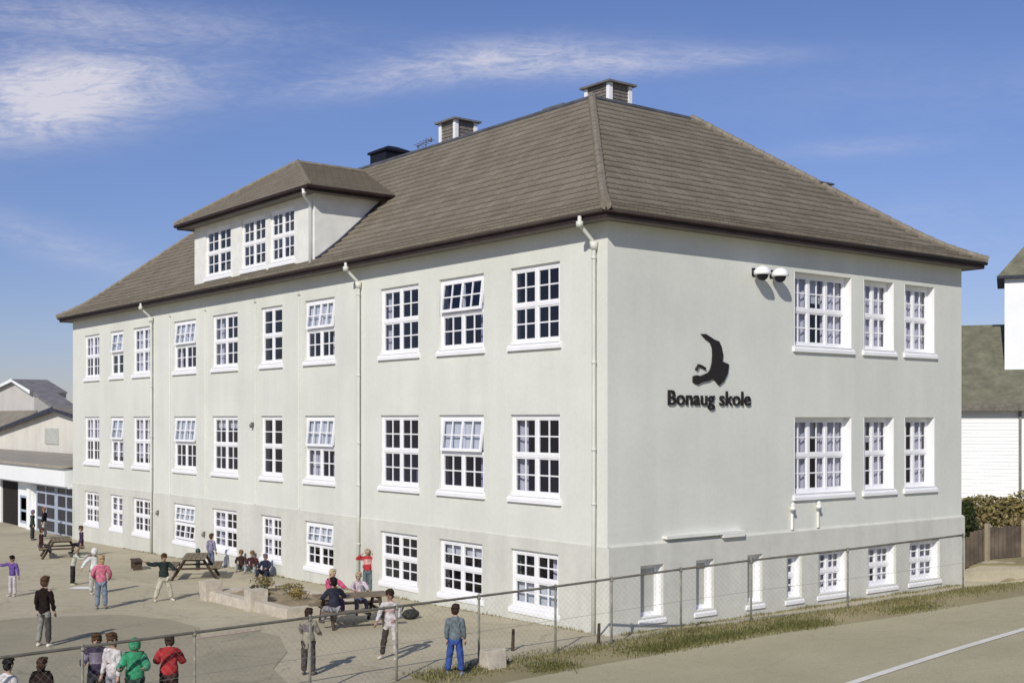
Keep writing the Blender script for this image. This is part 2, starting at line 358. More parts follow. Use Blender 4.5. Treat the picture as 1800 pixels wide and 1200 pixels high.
tag(strip('playground', xs, [-.0, -.15, -.3, -.5, -.8, -1.2, -2, -3, -5, -8, -12, -17, -23, -30, -38, -46, -70, -150, -600], M['playground']), kind='structure')
tag(strip('verge', xs, [0, .15, .3, .5, .7, .9, 1.1, 1.3], M['verge']), kind='structure')
tag(strip('road', xs, [1.3, 1.6, 2, 2.5, 3, 4, 5, 6, 8, 10, 13, 17, 22, 30, 60, 200], M['road']), kind='structure')
def camray(px, py):
    d = Vector((math.sin(HD)+math.cos(HD)*(px-900)/2150, math.cos(HD)-math.sin(HD)*(px-900)/2150, -(py-737)/2150)); return d
def onground(px, py, dz=0):
    d = camray(px, py); t = 5.0; c = Vector(CAM)
    while t < 120:
        p = c + d*t
        if p.z <= gz(p.x, p.y)+dz: break
        t += .01
    return p
def drape_strip(name, a, b_, w, m, dz=.006, n=24, kind='structure'):
    b = MB(); a = Vector((a[0], a[1], 0)); e = Vector((b_[0], b_[1], 0)); d = (e-a).normalized(); s = Vector((-d.y, d.x, 0))*w/2
    for i in range(n):
        q = []
        for t, sg in ((i/n, -1), ((i+1)/n, -1), ((i+1)/n, 1), (i/n, 1)):
            p = a.lerp(e, t)+s*sg; q.append((p.x, p.y, gz(p.x, p.y)+dz))
        b.quad(*q)
    return tag(b.build(name, m), kind=kind)
def drape_poly(name, poly, m, dz=.008, step=.4):
    bm = bmesh.new(); vs = [bm.verts.new((x, y, 0)) for x, y in poly]; bm.faces.new(vs)
    x0, x1 = min(p[0] for p in poly), max(p[0] for p in poly); y0, y1 = min(p[1] for p in poly), max(p[1] for p in poly)
    x = x0+step
    while x < x1: bmesh.ops.bisect_plane(bm, geom=bm.verts[:]+bm.edges[:]+bm.faces[:], plane_co=(x, 0, 0), plane_no=(1, 0, 0)); x += step
    y = y0+step
    while y < y1: bmesh.ops.bisect_plane(bm, geom=bm.verts[:]+bm.edges[:]+bm.faces[:], plane_co=(0, y, 0), plane_no=(0, 1, 0)); y += step
    for v in bm.verts: v.co.z = gz(v.co.x, v.co.y)+dz
    me = bpy.data.meshes.new(name); bm.to_mesh(me); bm.free(); me.materials.append(m)
    o = bpy.data.objects.new(name, me); C.objects.link(o); return tag(o, kind='structure')
wl0, wl1 = onground(1560, 1180), onground(1800, 1106)
dirw = (wl1-wl0)
drape_strip('road_edge_line', wl0-dirw*.9, wl1+dirw*2.0, .19, M['line'], .012, 60)
ap = [(0, 1090), (75, 1084), (215, 1080), (300, 1089), (350, 1103), (352, 1122), (440, 1106), (490, 1118), (505, 1146), (480, 1176)]
ap = [onground(*p) for p in ap]
poly = [(p.x, p.y) for p in ap] + [(-8.4, -.9), (-14, -1.2), (-22, -1.2), (-22, 9)]
drape_poly('asphalt_patch', poly, M['patch'], .010)
p0, p1 = onground(126, 1033), onground(166, 1033); drape_strip('painted_mark', p0, p1, .55, M['white'], .010, 6)
p0, p1 = onground(342, 1123), onground(456, 1107); drape_strip('painted_line', p0, p1, .17, M['pinkline'], .018, 10)

drape_poly('bank', [(14.6, fenceY(14.6)+.02), (40, fenceY(40)+.02), (40, 8), (14.6, 8)], M['verge'], .012, .7)
# ------------------------------------------------------------------ school building
Lb, Wb = 36.6, 14.35
ZS = 9.44                                       # soffit height
school = thing('school_building', 'large cream school with grey hipped tile roof, dormer and rows of white windows', 'school building', (7, 18, 0))
def PL(u, z, d): return (d, u, z)               # left long front: u along Y, depth d into the building
def PR(u, z, d): return (u, d, z)               # right end wall: u along X
def wall(b, P, U0, U1, Z0, Z1, holes, thick=.32, off=0.0, inner=True):
    us = sorted({U0, U1} | {h[0] for h in holes} | {h[1] for h in holes}); zs = sorted({Z0, Z1} | {h[2] for h in holes} | {h[3] for h in holes})
    us = [u for u in us if U0 <= u <= U1]; zs = [z for z in zs if Z0 <= z <= Z1]
    for i in range(len(us)-1):
        for j in range(len(zs)-1):
            cu, cz = (us[i]+us[i+1])/2, (zs[j]+zs[j+1])/2
            if any(h[0] < cu < h[1] and h[2] < cz < h[3] for h in holes): continue
            for d in ((off, thick) if inner else (off,)):
                b.quad(P(us[i], zs[j], d), P(us[i+1], zs[j], d), P(us[i+1], zs[j+1], d), P(us[i], zs[j+1], d))
    for h in holes:
        z0, z1 = max(h[2], Z0), min(h[3], Z1)
        if z1 <= z0: continue
        for u in (h[0], h[1]): b.quad(P(u, z0, off), P(u, z1, off), P(u, z1, thick), P(u, z0, thick))
        if h[2] >= Z0: b.quad(P(h[0], h[2], off), P(h[1], h[2], off), P(h[1], h[2], thick), P(h[0], h[2], thick))
        if h[3] <= Z1: b.quad(P(h[0], h[3], off), P(h[1], h[3], off), P(h[1], h[3], thick), P(h[0], h[3], thick))
cols = [(33.1, 35.0), (30.2, 31.75), (27.1, 29.1), (22.75, 24.85), (19.2, 21.3), (15.85, 17.4), (12.4, 14.3), (7.75, 9.75), (4.72, 6.75), (1.68, 3.6)]
wl = []      # (P, u0,u1,z0,z1, lights, cols per light, recess, style)
for k, (a, b) in enumerate(cols):
    nl, nc = (2, 1) if k in (1, 5) else (2, 2)
    op = k in (1, 3, 6)
    wl.append((PL, a, b, 6.78, 8.70, nl, nc, .07, 'open' if op or k == 8 else 'shut'))
    wl.append((PL, a, b, 3.02, 5.04, nl, nc, .07, 'open' if op or k == 8 else 'shut'))
    wl.append((PL, a+.03, b-.03, .26, 1.70, nl, 2 if k == 5 else nc, .05, 'open_both' if k == 3 else 'open' if k == 6 else 'reflection_low' if k == 9 else 'shut'))
rwin = [(6.58, 9.01, 3), (9.54, 10.95, 2), (11.45, 12.95, 2)]
for a, b, nl in rwin:
    wl.append((PR, a, b, 6.84, 8.78, nl, 2, .22, 'curtain')); wl.append((PR, a, b, 2.96, 4.98, nl, 2, .22, 'curtain'))
for a, b, nl in [(6.2, 6.8, 1), (7.5, 8.72, 2), (9.65, 10.95, 2), (11.6, 13.1, 2)]: wl.append((PR, a, b, .28, 1.42, nl, 2, .14, 'curtain'))
for a, b in [(.97, 1.72), (2.83, 3.45), (4.68, 5.25)]: wl.append((PR, a, b, .30, 1.52, 1, 1, .13, 'blind'))
ZP = 2.0
hl = [w[1:5] for w in wl if w[0] is PL]; hr = [w[1:5] for w in wl if w[0] is PR]
b = MB()
wall(b, PL, 0, Lb, ZP, ZS+.1, hl); wall(b, PR, 0, Wb, ZP, ZS+.1, hr)
b.quad((Wb, 0, ZP), (Wb, Lb, ZP), (Wb, Lb, ZS+.1), (Wb, 0, ZS+.1)); b.quad((0, Lb, ZP), (Wb, Lb, ZP), (Wb, Lb, ZS+.1), (0, Lb, ZS+.1))
b.build('wall', M['render'], school, fix=False)
b = MB(); PO = .07
wall(b, lambda u, z, d: (d, u, z), -PO, Lb+.0, -1.2, ZP, hl, off=-.025)
wall(b, lambda u, z, d: (u, d, z), -.025, Wb+PO, -1.2, ZP, hr, off=-PO)
b.quad((Wb+PO, -PO, -1.2), (Wb+PO, Lb, -1.2), (Wb+PO, Lb, ZP), (Wb+PO, -PO, ZP)); b.quad((0, Lb+.001, -1.2), (Wb, Lb+.001, -1.2), (Wb, Lb+.001, ZP), (0, Lb+.001, ZP))
b.quad((-.025, -PO, ZP), (Wb+PO, -PO, ZP), (Wb+PO, .0, ZP+.06), (-.0, .0, ZP+.06)); b.quad((-.025, -.02, ZP), (-.025, Lb, ZP), (0, Lb, ZP+.03), (0, -.0, ZP+.03))
b.build('plinth', M['plinth'], school, fix=False)
b = MB(); b.box((1.75, -.16, 2.10), (4.5, .0, 2.17)); b.box((3.7, -.175, 2.02), (4.48, -.02, 2.095)); b.build('wall_ledge', M['offwhite'], school)
b = MB()
b.box((.33, .33, 2.05), (Wb-.1, Lb-.1, 2.3)); b.box((.33, .33, 5.5), (Wb-.1, Lb-.1, 5.75)); b.box((.33, .33, 9.2), (Wb-.1, Lb-.1, 9.4)); b.box((.33, .33, -1.15), (Wb-.1, Lb-.1, -.9))
for z0, z1 in ((-.9, 2.04), (2.31, 5.49), (5.76, 9.19)):
    b.box((5.8, 5.3, z0), (6.0, Lb-.2, z1)); b.box((.34, 10.9, z0), (5.79, 11.1, z1)); b.box((.34, 25.6, z0), (5.79, 25.8, z1)); b.box((.34, 5.1, z0), (Wb-.2, 5.29, z1)); b.box((5.6, .34, z0), (5.79, 5.09, z1))
b.build('interior_floors', M['interior'], school)

def make_window(P, u0, u1, z0, z1, nl, nc, rec, style, parent, sub=False, sillout=.09, name='window'):
    b = MB(); W = u1-u0; H = z1-z0; fw = .10; th = .06; d0 = rec; d1 = rec+th
    def bx(a, c, e, f, da, db, mi=0): 
        p = [P(a, e, da), P(c, f, db)]; b.box([min(p[0][i], p[1][i]) for i in range(3)], [max(p[0][i], p[1][i]) for i in range(3)], mi)
    b3 = 3e-3
    if rec > .1:                                                    # painted reveal boards
        for a, c in ((u0+b3, u0+.025), (u1-.025, u1-b3)): bx(a, c, z0+b3, z1-b3, -.004, d0-.001)
    for a, c in ((u0+b3, u0+fw), (u1-fw, u1-b3)): bx(a, c, z0+b3, z1-b3, d0, d1)
    bx(u0+fw, u1-fw, z1-fw, z1-b3, d0, d1); bx(u0+fw, u1-fw, z0+b3, z0+fw, d0, d1)
    zt = z0+H*.5; tr = .09
    iu0, iu1 = u0+fw, u1-fw; lw = (iu1-iu0)/nl
    if style == 'blind':
        bx(iu0, iu1, z0+fw, z1-fw, d0+.025, d0+.04, 1)
        o = b.build(name, [M['white'], M['blind']], parent)
    else:
        bx(iu0, iu1, zt-tr/2, zt+tr/2, d0-.008, d1-.004)
        for k in range(1, nl): bx(iu0+lw*k-.045, iu0+lw*k+.045, z0+fw, zt-tr/2, d0-.005, d1-.004); bx(iu0+lw*k-.045, iu0+lw*k+.045, zt+tr/2, z1-fw, d0-.005, d1-.004)
        rows = [(z0+fw, zt-tr/2), (zt+tr/2, z1-fw)]; panes = MB()
        opened = {'open': (1,), 'open_both': (0, 1), 'open_low': (0,)}.get(style, ())
        sashes = []
        for ri, (a, c) in enumerate(rows):
            if ri in opened: sashes.append((a, c)); continue
            for k in range(nl):
                s0, s1 = iu0+lw*k+(.045 if k else 0), iu0+lw*(k+1)-(.045 if k < nl-1 else 0)
                bx(s0, s0+.035, a, c, d0+.008, d1-.008); bx(s1-.035, s1, a, c, d0+.008, d1-.008)
                bx(s0+.035, s1-.035, a, a+.04, d0+.008, d1-.008); bx(s0+.035, s1-.035, c-.04, c, d0+.008, d1-.008)
                for q in range(1, nc): m_ = s0+(s1-s0)*q/nc; bx(m_-.017, m_+.017, a+.04, c-.04, d0+.014, d1-.014)
                mz = (a+c)/2; bx(s0+.035, s1-.035, mz-.017, mz+.017, d0+.016, d1-.016)
                panes.quad(P(s0+.02, a+.02, d0+.034), P(s1-.02, a+.02, d0+.034), P(s1-.02, c-.02, d0+.034), P(s0+.02, c-.02, d0+.034))
        o = b.build(name, M['white'], parent)
        if panes.v: panes.build('pane', M['glass'], parent if sub else o)
        for a, c in sashes:                                         # top-hung sash pushed open
            s = MB(); ang = R(7); h = c-a
            def SP(u, t, d):                                        # t down from the hinge
                x = d0-.01 - math.sin(ang)*t + d*math.cos(ang); z = c - math.cos(ang)*t - d*math.sin(ang); return P(u, z, x)
            def sb(a_, c_, t0, t1, da, db, mi=0):
                vs = [SP(a_, t0, da), SP(c_, t0, da), SP(c_, t1, da), SP(a_, t1, da), SP(a_, t0, db), SP(c_, t0, db), SP(c_, t1, db), SP(a_, t1, db)]
                s.add(vs, [(3,2,1,0),(4,5,6,7),(0,1,5,4),(1,2,6,5),(2,3,7,6),(3,0,4,7)], mi)
            sb(iu0, iu0+.07, 0, h, 0, .05); sb(iu1-.07, iu1, 0, h, 0, .05); sb(iu0+.07, iu1-.07, 0, .07, 0, .05); sb(iu0+.07, iu1-.07, h-.08, h, 0, .05)
            tot = nl*nc
            for q in range(1, tot): m_ = iu0+(iu1-iu0)*q/tot; hw = .035 if q % nc == 0 else .016; sb(m_-hw, m_+hw, .07, h-.08, .004, .046)
            sb(iu0+.07, iu1-.07, h/2-.017, h/2+.017, .006, .044)
            s.quad(SP(iu0+.05, .05, .025), SP(iu1-.05, .05, .025), SP(iu1-.05, h-.05, .025), SP(iu0+.05, h-.05, .025), 1)
            s.build('sash', [M['white'], M['glass']], parent if sub else o)
    s = MB(); bs = [P(u0-.07, z0-.15, -sillout), P(u1+.07, z0-.002, d0-.002)]
    sl = lambda u, z, d: P(u, z, d)
    s.add([sl(u0-.07, z0-.15, -sillout), sl(u1+.07, z0-.15, -sillout), sl(u1+.07, z0-.15, -.028 if z0 < 1 else -.003), sl(u0-.07, z0-.15, -.028 if z0 < 1 else -.003),
           sl(u0-.07, z0-.07, -sillout), sl(u1+.07, z0-.07, -sillout), sl(u1+.07, z0-.0, -.028 if z0 < 1 else -.003), sl(u0-.07, z0-.0, -.028 if z0 < 1 else -.003)],
          [(3,2,1,0),(4,5,6,7),(0,1,5,4),(1,2,6,5),(2,3,7,6),(3,0,4,7)])
    s.box(*[[f(*q) for q in zip(P(u0+b3, z0-.0, -.03), P(u1-b3, z0+.02, d0))] for f in (min, max)])
    s.build('sill', M['white'], parent if sub else o)
    return o
rw = random.Random(5)
def fold_curtain(P, a, c, z0, z1, d, m, parent, amp=.03):
    b = MB(); n = max(6, int((c-a)/.05))
    for i in range(n):
        x0, x1 = a+(c-a)*i/n, a+(c-a)*(i+1)/n; e0, e1 = d+amp*math.sin(i*1.9), d+amp*math.sin((i+1)*1.9)
        b.quad(P(x0, z0, e0), P(x1, z0, e1), P(x1, z1, e1), P(x0, z1, e0))
    return b.build('curtain', m, parent)
for i, w in enumerate(wl):
    P, u0, u1, z0, z1, nl, nc, rec, st = w
    so = .075 if z0 > 1 else .05
    if P is PR: so += .06 if z0 < 1 else 0
    o = make_window(P, u0, u1, z0, z1, nl, nc, rec, st, school, sillout=so)
    d = rec+.16
    if st == 'curtain':
        if nl > 1 and rw.random() < .55:                              # drawn back from the middle
            w_ = (u1-u0)*rw.uniform(.30, .46)
            fold_curtain(P, u0+.03, u0+w_, z0+.05, z1-.02, d, M['curtain'], o, .035); fold_curtain(P, u1-w_, u1-.03, z0+.05, z1-.02, d, M['curtain'], o, .035)
            if rw.random() < .6: fold_curtain(P, u0+.03, u1-.03, z0+(z1-z0)*rw.uniform(.5, .8), z1-.02, d+.09, M['roller'], o, .002)
        else: fold_curtain(P, u0+.03, u1-.03, z0+rw.choice((.03, .05, .45)), z1-.02, d, M['curtain'], o, rw.uniform(.015, .04))
    elif P is PL and st != 'blind':
        q = rw.random()
        if u0 > 26 and q < .8: fold_curtain(P, u0+.03, u1-.03, z0+(z1-z0)*rw.choice((.02, .15, .5)), z1-.02, d, M['curtain'], o)
        elif q < .55:
            w_ = rw.uniform(.25, .55); fold_curtain(P, u0+.03, u0+w_, z0+.02, z1-.02, d+.05, M['curtain'], o)
            if rw.random() < .6: fold_curtain(P, u1-w_, u1-.03, z0+.02, z1-.02, d+.05, M['curtain'], o)
        elif q < .72 and st == 'shut': fold_curtain(P, u0+.03, u1-.03, z0+(z1-z0)*rw.uniform(.72, .86), z1-.02, d, M['roller'], o, .002)
        if st == 'reflection_low': fold_curtain(P, u0+.03, u1-.03, z0+.02, z0+(z1-z0)*.42, d, M['roller'], o, .002)  # blind added to stand in for the pale reflection in the lower sash
        if st.startswith('open') and not (u0 < 6 and z0 > 5): fold_curtain(P, u0+.03, u1-.03, z0+(z1-z0)*.54, z1-.02, d-.08, M['roller'], o, .002)  # blinds added behind open sashes to imitate their pale sky reflection

# eaves
OV = .44
b = MB(); e = OV
b.add([(-e, -e, ZS), (Wb+e, -e, ZS), (Wb+e, Lb+e, ZS), (-e, Lb+e, ZS), (.0, .0, ZS), (Wb, 0, ZS), (Wb, Lb, ZS), (0, Lb, ZS)], [(0, 1, 5, 4), (1, 2, 6, 5), (2, 3, 7, 6), (3, 0, 4, 7)])
b.build('soffit', M['soffit'], school)
def ring(b, e0, e1, z0, z1, mi=0):
    b.box((-e1, -e1, z0), (Wb+e1, -e0, z1), mi); b.box((-e1, Lb+e0, z0), (Wb+e1, Lb+e1, z1), mi)
    b.box((-e1, -e0, z0), (-e0, Lb+e0, z1), mi); b.box((Wb+e0, -e0, z0), (Wb+e1, Lb+e0, z1), mi)
b = MB(); ring(b, OV, OV+.03, ZS-.02, ZS+.16); b.build('fascia', M['fascia'], school)
b = MB(); g = OV+.07
b.tube([(-g, Lb+g, ZS+.13), (-g, -g, ZS+.13), (Wb+g, -g, ZS+.13), (Wb+g, Lb+g, ZS+.12)], .046, 10)
b.build('gutter', M['fascia'], school, smooth=True)

# roof
ZE = ZS+.19
IX, IY = 5.08+OV+.1, 6.24+OV+.1
ZT = 14.35
def rz_t(t): return lerp([0, .12, .25, 1], [ZE, ZE+.36, ZE+.93, ZT], t)
def rz_x(x): return rz_t((x+OV+.1)/IX)
b = MB(); NC = 23; e = OV+.1
def rect(t): return (-e+IX*t, -e+IY*t, Wb+e-IX*t, Lb+e-IY*t)
rj = random.Random(21)
for i in range(NC):
    t0, t1 = i/NC, (i+1)/NC; x0, y0, x1, y1 = rect(t0); X0, Y0, X1, Y1 = rect(t1); lift = .06
    za, zb = rz_t(t0)+lift, rz_t(t1)
    sl = math.hypot(IX/NC, zb-rz_t(t0)); v0, v1 = i*.325, (i+1)*.325
    rows = [((x0, y0), (x1, y0), (X1, Y0), (X0, Y0), 0), ((x1, y0), (x1, y1), (X1, Y1), (X1, Y0), 1), ((x1, y1), (x0, y1), (X0, Y1), (X1, Y1), 0), ((x0, y1), (x0, y0), (X0, Y0), (X0, Y1), 1)]
    for a, c, d, f, ax in rows:
        g_ = lambda p: p[ax]
        zl = rz_t(t0)-(.0 if i else .03)
        n_ = max(2, int(math.hypot(c[0]-a[0], c[1]-a[1])/.62)); jit = [rj.uniform(-.014, .016) for _ in range(n_+1)]
        L2 = lambda p, q, k: (p[0]+(q[0]-p[0])*k/n_, p[1]+(q[1]-p[1])*k/n_)
        for k in range(n_):
            a_, c_, d_, f_ = L2(a, c, k), L2(a, c, k+1), L2(f, d, k+1), L2(f, d, k); ja, jc = za+jit[k], za+jit[k+1]-.004
            b.quad((*a_, ja), (*c_, jc), (*d_, zb), (*f_, zb), 0, [(g_(a_), v0+.02), (g_(c_), v0+.02), (g_(d_), v1-.01), (g_(f_), v1-.01)])
            b.quad((*a_, zl), (*c_, zl), (*c_, jc), (*a_, ja), 0, [(g_(a_), v0), (g_(c_), v0), (g_(c_), v0+.02), (g_(a_), v0+.02)])
X0, Y0, X1, Y1 = rect(1)
b.add([(X0, Y0, ZT), (X1, Y0, ZT), (X1, Y1, ZT), (X0, Y1, ZT), ((X0+X1)/2, Y0+2.2, ZT+.12), ((X0+X1)/2, Y1-2.2, ZT+.12)], [(0, 1, 4), (1, 2, 5, 4), (2, 3, 5), (3, 0, 4, 5)], 1)
roof = b.build('roof', [M['tile'], M['lead']], school, fix=False)
for sx, sy in ((0, 0), (1, 0), (0, 1), (1, 1)):
    b = MB(); pts = []
    for i in range(15):
        r_ = rect(i/14); pts.append((r_[2] if sx else r_[0], r_[3] if sy else r_[1], rz_t(i/14)+.05))
    for i in range(14):
        for k in range(2):
            a, c = Vector(pts[i]).lerp(Vector(pts[i+1]), k/2), Vector(pts[i]).lerp(Vector(pts[i+1]), (k+1)/2+.04)
            b.tube([a, c], [.125, .105], 8)
    b.build('hip_tiles', M['ridge'], roof, smooth=False)
b = MB(); q = [(X0, Y0), (X1, Y0), (X1, Y1), (X0, Y1), (X0, Y0)]
b.tube([(x, y, ZT+.0) for x, y in q], .09, 8); b.build('ridge_flashing', M['lead'], roof)
def vent(x, y, lx, ly, h, parent):
    b = MB(); z = ZT-.06; p = .14
    for cx in (x+p/2, x+lx-p/2):
        for cy in ((y+p/2, y+ly/2, y+ly-p/2) if ly > 1.6 else (y+p/2, y+ly-p/2)): b.cbox((cx, cy, z+h/2), (p, p, h))
    b.box((x+.05, y+.05, z), (x+lx-.05, y+ly-.05, z+h), 1)
    for k in range(7):
        zz = z+.08+k*(h-.12)/7; b.box((x+.03, y+.03, zz), (x+lx-.03, y+ly-.03, zz+.03), 1)
    b.box((x-.11, y-.11, z+h), (x+lx+.11, y+ly+.11, z+h+.06), 2)
    b.box((x-.04, y-.04, z), (x+lx+.04, y+ly+.04, z+.1), 2)
    return b.build('chimney', [M['white'], M['vent_brown'], M['grey_metal']], parent)
vent(6.25, 6.75, .95, 1.15, .84, roof); vent(6.25, 8.9, .85, .8, .55, roof)
vent(5.5, 13.75, .95, 1.0, .95, roof)
b = MB(); z = 14.25
b.box((5.3, 17.9, z-.3), (6.3, 19.0, z+.62)); b.box((5.22, 17.82, z+.62), (6.38, 19.08, z+.70)); b.add([(5.22, 17.82, z+.70), (6.38, 17.82, z+.70), (6.38, 19.08, z+.70), (5.22, 19.08, z+.70), (5.6, 18.2, z+.88), (6.0, 18.2, z+.88), (6.0, 18.7, z+.88), (5.6, 18.7, z+.88)], [(0,1,5,4),(1,2,6,5),(2,3,7,6),(3,0,4,7),(4,5,6,7)])
b.box((5.2, 17.7, z-.02), (6.6, 17.89, z+.10), 1)
b.build('chimney', [M['black'], M['offwhite']], roof)
zv = rz_t(.52); b = MB(); b.box((11.75, 3.15, zv-.35), (12.25, 4.1, zv+.24)); b.box((11.68, 3.08, zv+.24), (12.32, 4.17, zv+.29)); b.build('roof_vent', M['lead'], roof)
b = MB(); ax, ay, az_ = 6.0, 16.3, 14.3
b.tube([(ax, ay, az_-.2), (ax, ay, az_+.8)], .022, 6); b.tube([(ax, ay-.35, az_+.72), (ax, ay+.55, az_+.62)], .016, 6)
for k in range(5): b.tube([(ax-.22, ay-.3+k*.19, az_+.71-k*.02), (ax+.22, ay-.3+k*.19, az_+.71-k*.02)], .012, 5)
b.ball((ax, ay-.3, az_+.72), (.07, .06, .09), 8, 6); b.ball((ax, ay+.5, az_+.60), (.05, .05, .06), 8, 6)
b.build('antenna', M['grey_metal'], roof)

# dormer: a part of the school with its own sub-parts
DY0, DY1, DZ = 13.66, 22.88, 12.06
dw = [(19.75, 21.9), (17.05, 18.9), (15.0, 16.72)]
b = MB(); wall(b, PL, DY0, DY1, 9.45, DZ+.1, [(a, c, 10.13, 11.86) for a, c in dw], thick=.25)
for y in (DY0, DY1): b.quad((0, y, 9.45), (5, y, 9.45), (5, y, DZ+.1), (0, y, DZ+.1))
b.box((1.2, DY0+.05, 9.7), (1.4, DY1-.05, DZ+.05))
dormer = b.build('dormer', M['offwhite'], school, fix=False)
for a, c in dw: make_window(PL, a, c, 10.13, 11.86, 2, 2, .05, 'shut', dormer, sub=True, sillout=.07, name='dormer_window')
do = .45; dz0 = DZ
b = MB(); b.add([(-do, DY0-do, dz0), (-do, DY1+do, dz0), (5, DY1+do, dz0), (5, DY0-do, dz0)], [(0, 1, 2, 3)]); b.build('dormer_soffit', M['soffit'], dormer)
b = MB(); b.box((-do-.04, DY0-do, dz0-.03), (-do, DY1+do, dz0+.13)); b.box((-do-.04, DY0-do-.04, dz0-.03), (4.4, DY0-do, dz0+.13)); b.box((-do-.04, DY1+do, dz0-.03), (4.4, DY1+do+.04, dz0+.13))
b.tube([(4.0, DY0-do-.10, dz0+.10), (-do-.10, DY0-do-.10, dz0+.10), (-do-.10, DY1+do+.10, dz0+.10), (4.0, DY1+do+.10, dz0+.10)], .055, 8); b.build('dormer_gutter', M['fascia'], dormer)
b = MB(); A = Vector((1.85, (DY0+DY1)/2, 14.0)); RE = Vector((5.2, (DY0+DY1)/2, 14.0)); zz = dz0+.15; ee = do+.08
E0, E1, B0, B1 = Vector((-ee, DY0-ee, zz)), Vector((-ee, DY1+ee, zz)), Vector((4.9, DY0-ee, zz)), Vector((4.9, DY1+ee, zz))
def courses(e0, e1, t0, t1, n, ax):
    for i in range(n):
        a, c, d, f = e0.lerp(t0, i/n), e1.lerp(t1, i/n), e1.lerp(t1, (i+1)/n), e0.lerp(t0, (i+1)/n); up_ = Vector((0, 0, .03))
        b.quad(a+up_, c+up_, d, f, 0, [(a[ax], i*.325+.02), (c[ax], i*.325+.02), (d[ax], i*.325+.275), (f[ax], i*.325+.275)])
        b.quad(a-Vector((0, 0, .02 if i == 0 else 0)), c-Vector((0, 0, .02 if i == 0 else 0)), c+up_, a+up_, 0, [(a[ax], i*.325), (c[ax], i*.325), (c[ax], i*.325+.02), (a[ax], i*.325+.02)])
courses(E0, E1, A, A.copy(), 11, 1); courses(E0, B0, A, RE, 18, 0); courses(E1, B1, A, RE, 18, 0)
for p in (E0, E1):
    for k in range(16):
        a, c = p.lerp(A, k/16), p.lerp(A, (k+1)/16+.01); b.tube([a+Vector((0, 0, .04)), c+Vector((0, 0, .04))], [.10, .085], 8, 1)
b.tube([A+Vector((0, 0, .03)), RE+Vector((0, 0, .03))], .09, 8, 1)
b.build('dormer_roof', [M['tile'], M['ridge']], dormer, fix=False)
b = MB(); b.tube([(-do-.08, DY0-.25, dz0+.05), (-do+.05, DY0-.05, dz0-.12), (-.08, DY0+.14, dz0-.32), (-.08, DY0+.14, 9.75)], .052, 8); b.tube([(-do-.02, DY0-.18, dz0+.0), (-do-.02, DY0-.18, dz0-.1)], .07, 8)
b.build('downpipe', M['white'], dormer, smooth=True)
b = MB()                                               # dark lead where the cheeks meet the tiles
pts = [(.02+i*.15, DY0-.03, rz_x(.02+i*.15)+.06) for i in range(25)]; pts = [p for p in pts if p[2] < dz0+.05]
b.tube(pts, .05, 6); b.build('dormer_flashing', M['darkroof'], dormer); b = MB(); b.tube([(p[0], DY1+.03, p[2]) for p in pts], .05, 6); b.build('dormer_flashing', M['darkroof'], dormer)

# rainwater pipes, conduits, lamps on the walls
for y, zb in ((26.88, -.5), (10.82, -.2), (.36, -.1)):
    b = MB(); g = OV+.09
    b.tube([(-g, y, ZS+.1), (-g, y, ZS-.06), (-g+.06, y, ZS-.14), (-.16, y, ZS-.40), (-.1, y, ZS-.55), (-.1, y, 3.0), (-.1, y, 2.9), (-.115, y, zb)], .046, 10)
    for z in (8.6, 6.2, 4.2, 2.95, 1.2): b.tube([(-.1, y, z), (-.1, y, z+.06)], .056, 10)
    b.tube([(-.1, y, ZS-.62), (-.1, y, ZS-.45)], [.075, .10], 8); b.tube([(-g, y, ZS-.02), (-g, y, ZS-.14)], .085, 8)
    b.build('downpipe', M['pipe'], school, smooth=True)
for y in (25.15, 21.86, 17.77, 14.64):
    b = MB(); b.tube([(-.022, y, 2.03), (-.022, y, 8.95)], .03, 8); b.cbox((-.05, y, 8.98), (.1, .12, .1)); b.build('conduit', M['render'], school)
for x in (6.44, 7.5):
    b = MB(); b.tube([(x, -.045, 2.06), (x, -.045, 2.62)], .04, 8); b.tube([(x, -.045, 2.60), (x-.05, -.12, 2.72), (x-.1, -.15, 2.66)], .05, 8); b.ball((x-.1, -.15, 2.62), (.08, .08, .06)); b.build('overflow_pipe', M['offwhite'], school)
for x in (4.98, 5.66):
    b = MB(); z = 8.6
    b.tube([(x, .0, z+.05), (x, -.25, z+.06)], .03, 8)
    b.ball((x, -.30, z-.02), (.22, .22, .20), 14, 8, 0, -.15)
    b.ball((x, -.30, z-.06), (.15, .15, .14), 12, 8, 1)
    b.box((x-.06, -.03, z-.06), (x+.06, -.001, z+.14), 1)
    b.build('wall_lamp', [M['white'], M['black']], school, smooth=True)
for y, z in ((17.95, 4.75), (26.3, 1.25), (21.9, .72)):
    b = MB(); b.cbox((-.04, y, z), (.08, .10, .12)); b.ball((-.10, y, z-.04), (.06, .06, .08)); b.tube([(0, y, z+.06), (-.10, y, z+.05)], .02, 6); b.build('wall_light', M['grey_metal'], school)

